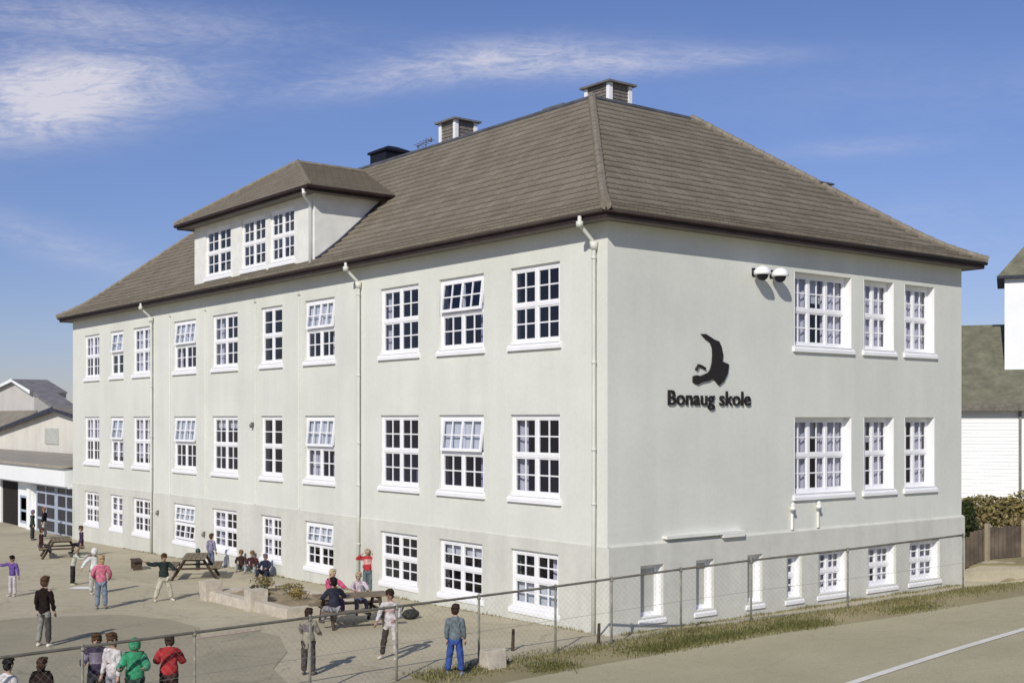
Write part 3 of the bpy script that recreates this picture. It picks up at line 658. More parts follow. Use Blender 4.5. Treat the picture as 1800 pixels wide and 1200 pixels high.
# sign on the end wall
sign = thing('school_sign', 'black horn shaped emblem above the words Bonaug skole on the end wall', 'sign', (3.5, -.03, 6))
Z = 6.6667
def RX(px): r = (px-900)/2150; lat0 = (1068-900)/2150*27.86; return (r*27.86-lat0)/(math.cos(HD)-r*math.sin(HD))
def RZ(px, py): return 4.92+(737-py)*(27.86+math.sin(HD)*RX(px))/2150
horn = [(605, 180), (660, 180), (760, 245), (815, 268), (843, 330), (862, 420), (852, 500), (930, 535), (915, 640), (870, 735), (815, 782), (778, 735), (745, 700), (700, 728), (620, 745), (565, 772), (512, 745), (512, 675), (555, 662), (600, 672), (690, 632), (716, 595), (735, 520), (742, 430), (738, 345), (712, 275), (650, 232)]
b = MB(); pl = [(RX(1140+x/Z), RZ(1140+x/Z, 560+y/Z)) for x, y in horn]
b.prism(pl, lambda u, z, d: (u, d, z), -.045, -.004)
arc = [(545, 600), (575, 545), (615, 560), (655, 585)]
b.tube([(RX(1140+x/Z), -.03, RZ(1140+x/Z, 560+y/Z)) for x, y in arc], .035, 6)
b.build('emblem', M['signblack'], sign)
cu = bpy.data.curves.new('lettering', 'FONT'); cu.body = 'Bonaug skole'; cu.size = .55; cu.extrude = .02; cu.offset = .004; cu.space_character = 1.02
to = bpy.data.objects.new('tmp_text', cu); C.objects.link(to)
bpy.context.view_layer.update()
me = bpy.data.meshes.new_from_object(to.evaluated_get(bpy.context.evaluated_depsgraph_get())); bpy.data.objects.remove(to)
xs_ = [v.co.x for v in me.vertices]; wx = max(xs_)-min(xs_); tw = RX(1318)-RX(1173); zb_ = 5.27
sx_ = tw/wx
for v in me.vertices:
    x, y, zz_ = v.co; v.co = (RX(1173)+(x-min(xs_))*sx_-3.5, -.028-zz_+.03, zb_+y*.92-6)
me.materials.clear(); me.materials.append(M['signblack'])
xv = sorted(v.co.x for v in me.vertices); gap = max((q-r_, (q+r_)/2) for r_, q in zip(xv[:-1], xv[1:]))[1]
for sg in (-1, 1):                                      # the two words, each a part
    m2 = me.copy(); m2.name = 'lettering'; bm = bmesh.new(); bm.from_mesh(m2)
    bmesh.ops.delete(bm, geom=[v for v in bm.verts if (v.co.x-gap)*sg < 0], context='VERTS'); bm.to_mesh(m2); bm.free()
    lo = bpy.data.objects.new('lettering', m2); C.objects.link(lo); lo.parent = sign

# ------------------------------------------------------------------ neighbouring buildings
def gable_building(name, label, X, prof, depth, mats, zb, eave_over=.35, th=.14):
    """gable end in the plane X, profile points (Y, z) from low Y to high Y, running back in +X"""
    t = thing(name, label, 'building', (X, prof[len(prof)//2][0], zb))
    b = MB(); poly = [(prof[0][0], zb)] + prof + [(prof[-1][0], zb)]
    b.prism(poly, lambda y, z, d: (d, y, z), X, X+depth); b.build('wall', mats[0], t)
    b = MB()
    for (y0, z0), (y1, z1) in zip(prof[:-1], prof[1:]):
        d = Vector((0, y1-y0, z1-z0)).normalized(); n_ = Vector((0, -d.z, d.y)) if d.y > 0 else Vector((0, d.z, -d.y))
        a, c = Vector((0, y0, z0)), Vector((0, y1, z1))
        if (y0, z0) == prof[0]: a = a-d*.3
        if (y1, z1) == prof[-1]: c = c+d*.3
        vs = []
        for x in (X-eave_over, X+depth):
            vs += [Vector((x, a.y, a.z))+n_*.01, Vector((x, c.y, c.z))+n_*.01, Vector((x, c.y, c.z))+n_*th, Vector((x, a.y, a.z))+n_*th]
        b.add(vs, [(0, 1, 2, 3), (7, 6, 5, 4), (3, 2, 6, 7), (0, 4, 5, 1), (0, 3, 7, 4), (1, 5, 6, 2)])
    b.build('roof', mats[1], t)
    b = MB()
    for (y0, z0), (y1, z1) in zip(prof[:-1], prof[1:]):
        b.add([(X-eave_over-.03, y0, z0-.10), (X-eave_over-.03, y1, z1-.10), (X-eave_over-.03, y1, z1+.09), (X-eave_over-.03, y0, z0+.09), (X-eave_over-.005, y0, z0-.10), (X-eave_over-.005, y1, z1-.10), (X-eave_over-.005, y1, z1+.09), (X-eave_over-.005, y0, z0+.2)], [(3,2,1,0),(4,5,6,7),(0,1,5,4),(1,2,6,5),(2,3,7,6),(3,0,4,7)])
    b.build('bargeboard', mats[2], t)
    return t
def onX(px, py, X):
    r = (px-900)/2150; a = X-CAM[0]; s, c = math.sin(HD), math.cos(HD); Y = (a*c-r*a*s)/(s+r*c); D = a*s+Y*c
    return (Y+CAM[1], 4.92+(737-py)*D/2150)
wing = thing('entrance_wing', 'low white entrance wing with canopy and blue framed glass doors beside the school', 'building', (.3, 45, -.7))
b = MB()
b.box((.45, 37.2, -1.6), (9, 43.4, 2.55)); b.box((.45, 44.2, -1.6), (9, 46.7, 2.55)); b.box((.45, 49.9, -1.6), (9, 62, 2.55)); b.box((4.5, 46.6, -1.6), (9, 50, 2.55))
b.box((.7, 43.35, -1.6), (9, 44.25, 2.5))
b.build('wall', M['whitewall'], wing)
b = MB(); b.box((-.25, 37.0, 1.78), (.44, 62, 2.62)); b.box((-.1, 36.9, 1.70), (.44, 62, 1.775)); b.build('canopy_fascia', M['whitewall'], wing)
b = MB(); b.add([(-.4, 36.9, 2.64), (-.4, 62.2, 2.64), (3.2, 62.2, 2.95), (3.2, 36.9, 2.95), (-.4, 36.9, 2.76), (-.4, 62.2, 2.76), (3.2, 62.2, 3.07), (3.2, 36.9, 3.07)], [(3,2,1,0),(4,5,6,7),(0,1,5,4),(1,2,6,5),(2,3,7,6),(3,0,4,7)]); b.build('roof', M['roofpale'], wing)
b = MB(); b.box((.30, 44.25, -1.4), (.449, 44.75, 1.74)); b.box((.3, 37.1, -.98), (.5, 43.6, -.72)); b.build('pilaster', M['whitewall'], wing)
b = MB(); b.box((.55, 46.72, -1.4), (.62, 49.88, 1.72)); b.build('doorway_shade', M['dark'], wing)  # near-black sheet closing the entrance, its inner shade put into the colour
def glazed(y0, y1, z0, z1, nx, rows, parent, x=.36, name='glass_door'):
    b = MB(); b.box((x, y0, z0), (x+.07, y0+.14, z1)); b.box((x, y1-.14, z0), (x+.07, y1, z1)); b.box((x, y0+.14, z1-.12), (x+.07, y1-.14, z1)); b.box((x, y0+.14, z0), (x+.07, y1-.14, z0+.12))
    for k in range(1, nx): y = y0+(y1-y0)*k/nx; b.box((x+.005, y-.07, z0+.12), (x+.065, y+.07, z1-.12))
    for f in rows: z = z0+(z1-z0)*f; b.box((x+.01, y0+.14, z-.06), (x+.06, y1-.14, z+.06))
    o = b.build(name, M['bluegrey'], parent); p = MB(); p.box((x+.03, y0+.1, z0+.1), (x+.04, y1-.1, z1-.1)); p.build('pane', M['pane_dark'], o); return o
M['pane_dark'] = mat('dark_glass_pane', (.02, .024, .040), .12, .2, 1, spec=.22)
glazed(37.3, 40.1, -.72, 1.72, 2, (.28, .55, .82), wing); glazed(40.25, 43.3, -.72, 1.72, 2, (.28, .55, .82), wing); glazed(45.0, 46.3, -.5, .95, 1, (.45,), wing, x=.42, name='window')
P = [(104, 717), (118, 724), (128, 729)]
pk = onX(104, 720, 4.0); lf = onX(0, 757, 4.0); slope = (pk[1]-lf[1])/(lf[0]-pk[0])
hall = gable_building('gabled_hall', 'cream gabled hall with dark edged roof behind the low entrance wing', 4.0, [(pk[0]-12, pk[1]-12*slope), pk, (pk[0]+14, pk[1]-14*slope)], 14, (M['wallcream'], M['roofbrown'], M['darkroof']), -1)
y0_, z0_ = onX(104, 790, 4.0); y1_, z1_ = onX(80, 752, 4.0)
b = MB(); b.box((3.95, min(y0_, y1_), min(z0_, z1_)+.3), (3.999, max(y0_, y1_), max(z0_, z1_))); b.build('wall_panel', M['blind'], hall)
pk = onX(28, 669, 12.0); rt_ = onX(60, 690, 12.0); lf = onX(0, 682, 12.0); sl_ = (pk[1]-lf[1])/(lf[0]-pk[0])
house2 = gable_building('grey_gabled_house', 'grey gabled house with white verge rising behind the cream hall', 12.0, [rt_, pk, (pk[0]+9, pk[1]-9*sl_)], 2.6, (M['wallgrey'], M['greyroof'], M['whitewall']), -1)
a, c = onX(58, 688, 11.2), onX(128, 714, 11.2)
b = MB(); b.add([(11.2, c[0]-4, c[1]-2), (11.2, a[0], a[1]), (13, a[0], a[1]), (13, c[0]-4, c[1]-2), (11.2, c[0]-4, c[1]-2.25), (11.2, a[0], a[1]-.25), (13, a[0], a[1]-.25), (13, c[0]-4, c[1]-2.25)], [(3,2,1,0),(4,5,6,7),(0,1,5,4),(1,2,6,5),(2,3,7,6),(3,0,4,7)])
b.box((11.6, c[0]-3.9, -1), (12.9, rt_[0]-.05, c[1]-2.3), 1); b.build('side_roof', [M['greyroof'], M['wallgrey']], house2)

l0, l1, l2 = onX(0, 722, 11.5), onX(60, 718, 11.5), onX(0, 757, 8.5)
b = MB(); b.add([(11.6, l1[0]-.6, l0[1]), (11.6, l0[0]+6, l0[1]), (8.5, l0[0]+6, l2[1]-.6), (8.5, l1[0]-.6, l2[1]-.6), (11.6, l1[0]-.6, l0[1]-.2), (11.6, l0[0]+6, l0[1]-.2), (8.5, l0[0]+6, l2[1]-.8), (8.5, l1[0]-.6, l2[1]-.8)], [(3,2,1,0),(4,5,6,7),(0,1,5,4),(1,2,6,5),(2,3,7,6),(3,0,4,7)]); b.build('lean_to_roof', M['roofbrown'], house2)

# white house to the right: local axes x right, y away from the road
DW = 56.0
def wpos(px, D): lat = (px-900)/2150*D; return (CAM[0]+D*math.sin(HD)+lat*math.cos(HD), CAM[1]+D*math.cos(HD)-lat*math.sin(HD))
hx, hy = wpos(1790, DW)
wh = thing('white_house', 'white house with grey green roof and small roof tower at the right edge', 'house', (hx, hy, 0), -HD-R(22), world_parts=False)
pm = DW/2150
b = MB(); b.box((-9, 0, -1), (5.5, 9, 5.55)); b.box((5.5, .6, -1), (9, 8, 5.4)); b.build('wall', M['whitewall'], wh)
b = MB(); z = .2
while z < 5.3:                                             # lapped boards on the road side
    b.add([(-9, -.03, z), (-.005, -.03, z), (-.005, -.006, z+.16), (-9, -.006, z+.16), (-9, -.002, z), (-.005, -.002, z), (-.005, -.002, z+.16), (-9, -.002, z+.16)], [(0, 1, 2, 3), (7, 6, 5, 4), (0, 4, 5, 1), (3, 2, 6, 7), (0, 3, 7, 4), (1, 5, 6, 2)]); z += .163
b.build('cladding', M['whitewall'], wh)
b = MB(); zr = 4.92+163*60/2150
b.add([(-9.4, -.45, 5.50), (9.4, -.45, 5.50), (9.4, 4.5, zr), (-9.4, 4.5, zr), (-9.4, 9.5, 5.5), (9.4, 9.5, 5.5), (-9.4, -.45, 5.62), (9.4, -.45, 5.62), (9.4, 4.5, zr+.14), (-9.4, 4.5, zr+.14), (-9.4, 9.5, 5.62), (9.4, 9.5, 5.62)],
      [(0, 1, 2, 3), (3, 2, 5, 4), (6, 7, 8, 9), (9, 8, 11, 10), (0, 1, 7, 6), (4, 5, 11, 10), (0, 3, 9, 6), (3, 4, 10, 9), (1, 2, 8, 7), (2, 5, 11, 8)])
b.build('roof', M['roofgrey'], wh)
b = MB(); b.box((-9.42, -.56, 5.32), (9.42, -.46, 5.64)); b.build('gutter', M['rail'], wh)
b = MB(); b.box((.02, -.11, .2), (.14, -.01, 5.3)); b.build('downpipe', M['grey_metal'], wh)  # pipe added at the wall corner, where only the shade changes
tx = (1768-1790)*pm*1.02
b = MB(); b.box((tx, 1.6, 6), (tx+4.4, 6.0, 4.92+252*57.6/2150)); tw_ = b.build('tower', M['whitewall'], wh)
zt_ = 4.92+252*57.6/2150
b = MB(); b.add([(tx-.3, 1.3, zt_), (tx+4.7, 1.3, zt_), (tx+4.7, 6.3, zt_), (tx-.3, 6.3, zt_), (tx+2.2, 3.8, zt_+3.2)], [(3, 2, 1, 0), (0, 1, 4), (1, 2, 4), (2, 3, 4), (3, 0, 4)]); b.box((tx-.34, 1.26, zt_-.12), (tx+4.74, 6.34, zt_-.002), 1); b.build('tower_roof', [M['roofgrey'], M['darkroof']], tw_)

# ------------------------------------------------------------------ plants
def leaf_cloud(b, c, rx, ry, rz, n, size, seed, lumps=7, mi=0):
    rr = random.Random(seed); ls = []
    for _ in range(lumps):
        th, u = rr.uniform(0, 2*math.pi), rr.uniform(-.5, 1); k = math.sqrt(max(0, 1-u*u))*.55
        ls.append((Vector((c[0]+rx*k*math.cos(th), c[1]+ry*k*math.sin(th), c[2]+rz*u*.55)), rr.uniform(.35, .62)))
    for _ in range(n):
        o, f = rr.choice(ls); d = Vector((rr.gauss(0, 1), rr.gauss(0, 1), rr.gauss(0, 1))).normalized()*rr.uniform(.55, 1.0)**.5
        p = o+Vector((d.x*rx*f, d.y*ry*f, d.z*rz*f))
        if p.z < c[2]-rz: continue
        u = Vector((rr.gauss(0, 1), rr.gauss(0, 1), rr.gauss(0, .6))).normalized(); w = u.cross(Vector((rr.gauss(0, 1), rr.gauss(0, 1), rr.gauss(0, 1)))).normalized()
        s = size*rr.uniform(.6, 1.4); b.add([p-u*s, p+w*s*.45, p+u*s, p-w*s*.45], [(0, 1, 2, 3)], mi)
def shrub(name, label, cat, x, y, rx, ry, h, n, size, m, seed, group=None):
    z = gz(x, y); t = thing(name, label, cat, (x, y, z), 0, group)
    b = MB(); leaf_cloud(b, (x, y, z+h*.52), rx, ry, h*.5, n, size, seed); b.build('foliage', m, t, fix=False)
    b = MB(); rr = random.Random(seed)
    for k in range(6):
        a = rr.uniform(0, 6.28); b.tube([(x+.03*k, y, z-.05), (x+rx*.25*math.cos(a), y+ry*.25*math.sin(a), z+h*.3), (x+rx*.6*math.cos(a), y+ry*.6*math.sin(a), z+h*.72)], [h*.022, h*.015, h*.006], 5)
    b.build('stem', M['stem'], t)
    return t
hed = [(1704, 40.5, .5, 1.2, 'leaf_dark', 'small dark green shrub tight against the school corner'),
       (1733, 43, 1.75, 2.5, 'leaf_olive', 'olive green bush in front of the white house wall, left one'),
       (1776, 42, 1.7, 2.35, 'leaf_brown', 'brownish bush behind the brown board fence, right of the olive bush'),
       (1822, 43, 1.5, 2.4, 'leaf_yellow', 'yellowish dry bush cut by the right photo edge')]
for k, (px, D, r_, h, m_, lab) in enumerate(hed):
    x, y = wpos(px, D); z = gz(x, y); top = 4.92-(868+(6 if k == 2 else 0)-737)*D/2150 if k else 2.1
    shrub('bush', lab, 'bush', x, y, r_, r_, max(1.2, top-z+.1), 3400, .075 if k else .06, M[m_], 40+k, 'bushes behind the brown fence')

# brown board fence beyond the school corner
t = thing('board_fence', 'brown weathered board fence right of the school corner', 'fence', (16, -.6, .8))
b = MB(); pb = MB(); rr = random.Random(3)
A0, A1 = Vector((14.55, .55, 0)), Vector((21.7, -2.6, 0)); n = 54
dr = (A1-A0).normalized(); ang = math.atan2(dr.y, dr.x)
for i in range(n):
    p = A0.lerp(A1, (i+.5)/n); z = gz(p.x, p.y); h = .96+rr.uniform(-.06, .05)
    b.cbox((0, 0, h/2), (.128, .024, h), 0, Matrix.Translation((p.x, p.y, z+.03)) @ Matrix.Rotation(ang+rr.uniform(-.03, .03), 4, 'Z'))
for fz in (.25, .85):
    for i in range(12):
        p, q = A0.lerp(A1, i/12), A0.lerp(A1, (i+1)/12); s = Vector((-dr.y, dr.x, 0))*.045
        b.tube([(p.x+s.x, p.y+s.y, gz(p.x, p.y)+fz), (q.x+s.x, q.y+s.y, gz(q.x, q.y)+fz)], .035, 4)
b.build('board_panel', M['brownfence'], t)
for i in range(7):
    p = A0.lerp(A1, i/6)-Vector((-dr.y, dr.x, 0))*.06; z = gz(p.x, p.y); b = MB(); b.cbox((p.x, p.y, z+.55), (.12, .12, 1.2)); b.build('post', M['palewood'], t)

# ------------------------------------------------------------------ chain link fence
fence = thing('chain_link_fence', 'long thin wire mesh fence with grey top rail between road and playground', 'fence', (-4, -1, 0))
FH = 1.4
post_x = [-21.5, -19.2, -16.9, -14.6, -12.45, -10.55, -8.3, -6.4, -4.38, -2.35, -1.0, .81, 2.68, 5.42, 9.35]
for x in post_x:
    y = fenceY(x); z = gz(x, y); b = MB(); b.tube([(x, y, z-.3), (x, y, z+FH+.03)], .024, 8); b.ball((x, y, z+FH+.03), (.029, .029, .025), 8, 5)
    b.tube([(x, y, z+FH-.06), (x, y, z+FH+.0)], .036, 8); b.build('post', M['postgrey'], fence, smooth=True)
b = MB(); fx = [-21.5+i*.5 for i in range(62)]+[9.35]; pts = [(x, fenceY(x), gz(x, fenceY(x))+FH) for x in fx]
b.tube(pts, .025, 8); b.build('top_rail', M['rail'], fence, smooth=True)
b = MB(); sp = .13
def fp(x, h): y = fenceY(x); return Vector((x, y-.035, gz(x, y)+h))
x = -21.5
while x < 9.3:
    for sg in (1, -1):
        h0, n_ = .03, 4
        x2 = x+sg*(FH-.06)
        P_ = []
        for i in range(n_+1):
            xx = x+(x2-x)*i/n_
            if xx < -21.5 or xx > 9.35: continue
            P_.append(fp(xx, .03+(FH-.06)*i/n_))
        for a, c in zip(P_[:-1], P_[1:]):
            w = .0012; sd = Vector((.7*w, 0, -.7*w*sg)); dp = Vector((0, w, 0))
            b.add([a-sd, a+sd, a+dp, c-sd, c+sd, c+dp], [(0, 1, 4, 3), (1, 2, 5, 4), (2, 0, 3, 5)])
    x += sp
for h in (.05, .7):
    b.tube([fp(x_, h) for x_ in fx], .0035, 4)
b.build('wire_mesh', M['wire'], fence, fix=False)

# dry grass along the fence foot
def grass(name, m, n, fn, hmin, hmax, seed):
    b = MB(); rr = random.Random(seed)
    for _ in range(n):
        x, y, s = fn(rr)
        if x is None: continue
        z = gz(x, y); h = rr.uniform(hmin, hmax)*s; a = rr.uniform(0, 6.28); w = .008+.006*rr.random(); l = rr.uniform(.1, .7)*h; a2 = rr.uniform(0, 6.28)
        dx, dy = math.cos(a)*w, math.sin(a)*w
        tipx, tipy = x+math.cos(a2)*l, y+math.sin(a2)*l; mx_, my_ = (x*.6+tipx*.4), (y*.6+tipy*.4)
        b.add([(x-dx, y-dy, z-.01), (x+dx, y+dy, z-.01), (mx_+dx*.7, my_+dy*.7, z+h*.6), (mx_-dx*.7, my_-dy*.7, z+h*.6), (tipx, tipy, z+h)], [(0, 1, 2, 3), (3, 2, 4)])
    return tag(b.build(name, m, fix=False), kind='stuff')
def near_fence(rr):
    x = rr.uniform(-6, 20); v = abs(rr.gauss(.12, .30)) if rr.random() < .7 else -abs(rr.gauss(0, .2))
    dens = .35+.65*(math.sin(x*2.1)*.5+.5)*(math.sin(x*.83+1)*.5+.5)
    if rr.random() > dens or v > 1.25: return None, None, 1
    return x, fenceY(x)-v, .6+.6*dens
grass('dry_grass', M['grass'], 26000, near_fence, .035, .10, 1)
def clumps(rr):
    c, r_, s = rr.choice([(1.35, .55, .8), (.2, .5, .75), (-.6, .35, .6), (2.9, .32, .55), (3.4, .3, .5), (-3.2, .3, .5), (6.5, .5, .4)])
    x = rr.gauss(c, r_); v = rr.gauss(.85, .2)
    return x, fenceY(x)-v, s
grass('grass_clumps', M['grass_green'], 6500, clumps, .06, .15, 2)
def wallfoot(rr):
    if rr.random() < .6: x = rr.uniform(.2, 14); y = -.1-abs(rr.gauss(0, .12))
    else: x = -.06-abs(rr.gauss(0, .06)); y = rr.uniform(0, 30)
    return x, y, (.5+.8*max(0, math.sin(x*3+y*1.7)))*.5
grass('wall_foot_weeds', M['grass'], 3000, wallfoot, .05, .16, 3)

# ------------------------------------------------------------------ yard furniture
def block(b, lo, hi, mi=0, seed=0, j=.03):
    rr = random.Random(seed); x0, y0, z0 = lo; x1, y1, z1 = hi
    vs = [(x+rr.uniform(-j, j), y+rr.uniform(-j, j), z+rr.uniform(-j, j)*.5) for z in (z0, z1) for x, y in ((x0, y0), (x1, y0), (x1, y1), (x0, y1))]
    b.add(vs, [(3,2,1,0),(4,5,6,7),(0,1,5,4),(1,2,6,5),(2,3,7,6),(3,0,4,7)], mi)
px0, px1, py0, py1 = -4.35, -2.05, 7.2, 12.1
pz = gz(-3, 9.5)
pt = thing('raised_planter', 'low raised planter bed with pale stone edging and sandy soil', 'planter', (-3.2, 9.6, pz))
k = 0
for lo, hi in [((px0, py0+.25, 0), (px0+.28, 9.05, .26)), ((px0, 9.35, 0), (px0+.28, py1-.3, .26)), ((px1-.28, py0, 0), (px1, py1, .26)), ((px0, py0, 0), (px1-.3, py0+.24, .26)), ((px0+.3, py1-.26, 0), (px1-.3, py1, .26))]:
    b = MB(); z0 = gz((lo[0]+hi[0])/2, (lo[1]+hi[1])/2); block(b, (lo[0], lo[1], z0-.05), (hi[0], hi[1], z0+hi[2]), 0, k); k += 1; o = b.build('edging_stone', M['concrete'], pt)
for (x, y) in ((px0+.12, py1-.1), (px0+.12, 9.2)):
    b = MB(); z0 = gz(x, y); block(b, (x-.24, y-.2, z0-.05), (x+.24, y+.2, z0+.56), 0, k, .04); k += 1; b.build('corner_block', M['concrete'], pt)
b = MB(); nx, ny = 8, 16
G_ = [[(px0+.2+(px1-px0-.4)*i/nx, py0+.15+(py1-py0-.3)*j/ny) for j in range(ny+1)] for i in range(nx+1)]
rr = random.Random(9); H_ = [[gz(*G_[i][j])+.17+rr.uniform(0, .09) for j in range(ny+1)] for i in range(nx+1)]
for i in range(nx):
    for j in range(ny): b.quad(*[(*G_[a][c], H_[a][c]) for a, c in ((i, j), (i+1, j), (i+1, j+1), (i, j+1))])
b.build('soil', M['soil'], pt, smooth=True)
for k, (x, y, r_, h, m_, lab) in enumerate([(-3.0, 11.3, .36, .50, 'leaf_olive', 'green shrub at the far end of the stone planter'), (-3.5, 10.5, .28, .30, 'leaf_dark', 'small dark plant in the middle of the planter near its front edge'),
        (-2.8, 9.9, .40, .36, 'leaf_olive', 'olive ground plant along the back of the planter'), (-3.1, 8.7, .38, .34, 'leaf_yellow', 'large dry yellow plant in the near half of the planter'),
        (-2.9, 7.8, .26, .26, 'leaf_brown', 'small brown plant at the nearest end of the planter'), (-3.65, 9.8, .2, .24, 'leaf_brown', 'tiny brown plant beside the middle stone block')]):
    z = gz(x, y)+.2; t = thing('planter_shrub', lab, 'shrub', (x, y, z), 0, 'plants in the stone planter')
    b = MB(); leaf_cloud(b, (x, y, z+h*.5), r_, r_, h*.5, 420, .035, 70+k); b.build('foliage', M[m_], t, fix=False)
    b = MB()
    for q in range(5): a = q*1.3; b.tube([(x, y, z-.05), (x+r_*.6*math.cos(a), y+r_*.6*math.sin(a), z+h*.7)], [.012, .004], 5)
    b.build('stem', M['stem'], t)
x, y = onground(866, 1172)[:2]; z = gz(x, y)
b = MB(); block(b, (x-.22, y-.14, z-.05), (x+.22, y+.18, z+.36), 0, 77, .03); o = b.build('stone_block', M['concrete'], None)
bev = o.modifiers.new('bevel', 'BEVEL'); bev.width = .02; bev.segments = 2
tag(o, 'pale square stone block at the foot of the wire fence', 'block')
for (pxx, pyy, lab) in ((901, 1143, 'short brown stake standing right of the pale stone block'), (1081, 1140, 'short dark stake at the fence foot below the school corner')):
    x, y = onground(pxx, pyy)[:2]; y = max(y, fenceY(x)+.12); z = gz(x, y); b = MB(); b.tube([(x, y, z-.1), (x+.02, y, z+.45)], [.04, .033], 7); b.ball((x+.02, y, z+.45), (.034, .034, .02), 7, 4)
    tag(b.build('wooden_stake', M['darkwood']), lab, 'stake', 'stakes along the fence')

def picnic_table():
    t = thing('picnic_table', 'x', 'picnic table', (0, 0, 0), 0, 'picnic tables in the school yard')
    b = MB()
    for k in range(5): b.box((-.9, -.36+k*.147, .70), (.9, -.36+k*.147+.132, .74))
    b.build('table_top', M['wood'], t)
    for s in (-1, 1):
        b = MB()
        for k in range(2): b.box((-.9, s*.70-.14+k*.145, .41), (.9, s*.70-.14+k*.145+.13, .45))
        b.build('bench_seat', M['wood'], t)
    for x in (-.62, .62):
        b = MB()
        for s in (-1, 1): b.tube([(x, s*.28, .69), (x, s*.72, .0)], .045, 4)
        b.box((x-.03, -.82, .35), (x+.03, .82, .41)); b.box((x-.035, -.35, .63), (x+.035, .35, .695)); b.build('leg_frame', M['darkwood'], t)
    return t
def copy_tree(o, parent=None):
    c = o.copy(); C.objects.link(c); c.parent = parent
    for ch in list(o.children): copy_tree(ch, c)
    return c
pt0 = picnic_table()
tables = [(-3.55, 5.35, R(-16), 'picnic table nearest the camera with children seated at it'), (-2.3, 17.5, R(62), 'picnic table by the basement windows beyond the stone planter'), (-3.3, 28.0, R(75), 'farthest picnic table near the school end and glass doors')]
for i, (x, y, a, lab) in enumerate(tables):
    o = pt0 if i == 0 else copy_tree(pt0); o.location = (x, y, gz(x, y)); o.rotation_euler = (0, 0, a); o['label'] = lab
x, y = onground(240, 1000)[:2]; z = gz(x, y)
t = thing('low_bench', 'low brown bench standing alone on the tan yard near the wall', 'bench', (x, y, z), R(75), world_parts=False)
b = MB(); b.box((-.5, -.17, .30), (.5, -.01, .34)); b.box((-.5, .01, .30), (.5, .17, .34)); b.build('seat', M['darkwood'], t)
for s in (-.36, .36): b = MB(); b.box((s-.04, -.15, 0), (s+.04, .15, .298)); b.build('leg', M['darkwood'], t)
x, y = onground(348, 1001)[:2]; z = gz(x, y)
t = thing('bollard', 'slim dark teal bollard beside the wall between basement windows', 'bollard', (x, y, z))
b = MB(); b.tube([(x, y, z-.1), (x, y, z+.62)], .075, 12); b.build('shaft', M['bin_green'], t, smooth=True); b = MB(); b.tube([(x, y, z+.62), (x, y, z+.66), (x, y, z+.72), (x, y, z+.75)], [.085, .09, .07, .03], 12); b.build('cap', M['bin_green'], t, smooth=True)
x, y = onground(722, 1087)[:2]; z = gz(x, y)
t = thing('backpack', 'dark backpack lying on the tan yard right of the picnic table', 'backpack', (x, y, z))
b = MB(); b.ball((x, y, z+.12), (.24, .17, .13), 14, 9); b.ball((x-.08, y-.13, z+.1), (.14, .06, .08), 10, 7); b.build('bag_body', M['hatchback'], t, smooth=True)
b = MB(); b.tube([(x-.2, y+.1, z+.2), (x-.1, y+.18, z+.3), (x+.1, y+.18, z+.3), (x+.2, y+.1, z+.2)], .018, 6); b.build('strap', M['black'], t, smooth=True)

# ------------------------------------------------------------------ people
def skin_mesh(verts, edges, radii, levels=1):
    me = bpy.data.meshes.new('skin_tmp'); me.from_pydata([tuple(v) for v in verts], edges, []); o = bpy.data.objects.new('skin_tmp', me); C.objects.link(o)
    sm = o.modifiers.new('skin', 'SKIN'); sm.use_smooth_shade = True; sm.branch_smoothing = .6
    for i, r_ in enumerate(radii): me.skin_vertices[0].data[i].radius = r_ if isinstance(r_, tuple) else (r_, r_)
    me.skin_vertices[0].data[0].use_root = True
    ss = o.modifiers.new('sub', 'SUBSURF'); ss.levels = levels; ss.render_levels = levels
    bpy.context.view_layer.update()
    out = bpy.data.meshes.new_from_object(o.evaluated_get(bpy.context.evaluated_depsgraph_get()))
    bpy.data.objects.remove(o); bpy.data.meshes.remove(me); return out
SKIN = cloth((.50, .32, .24), .6); DARKEYE = cloth((.02, .015, .012), .3)
def U(*v): return Vector(v).normalized()
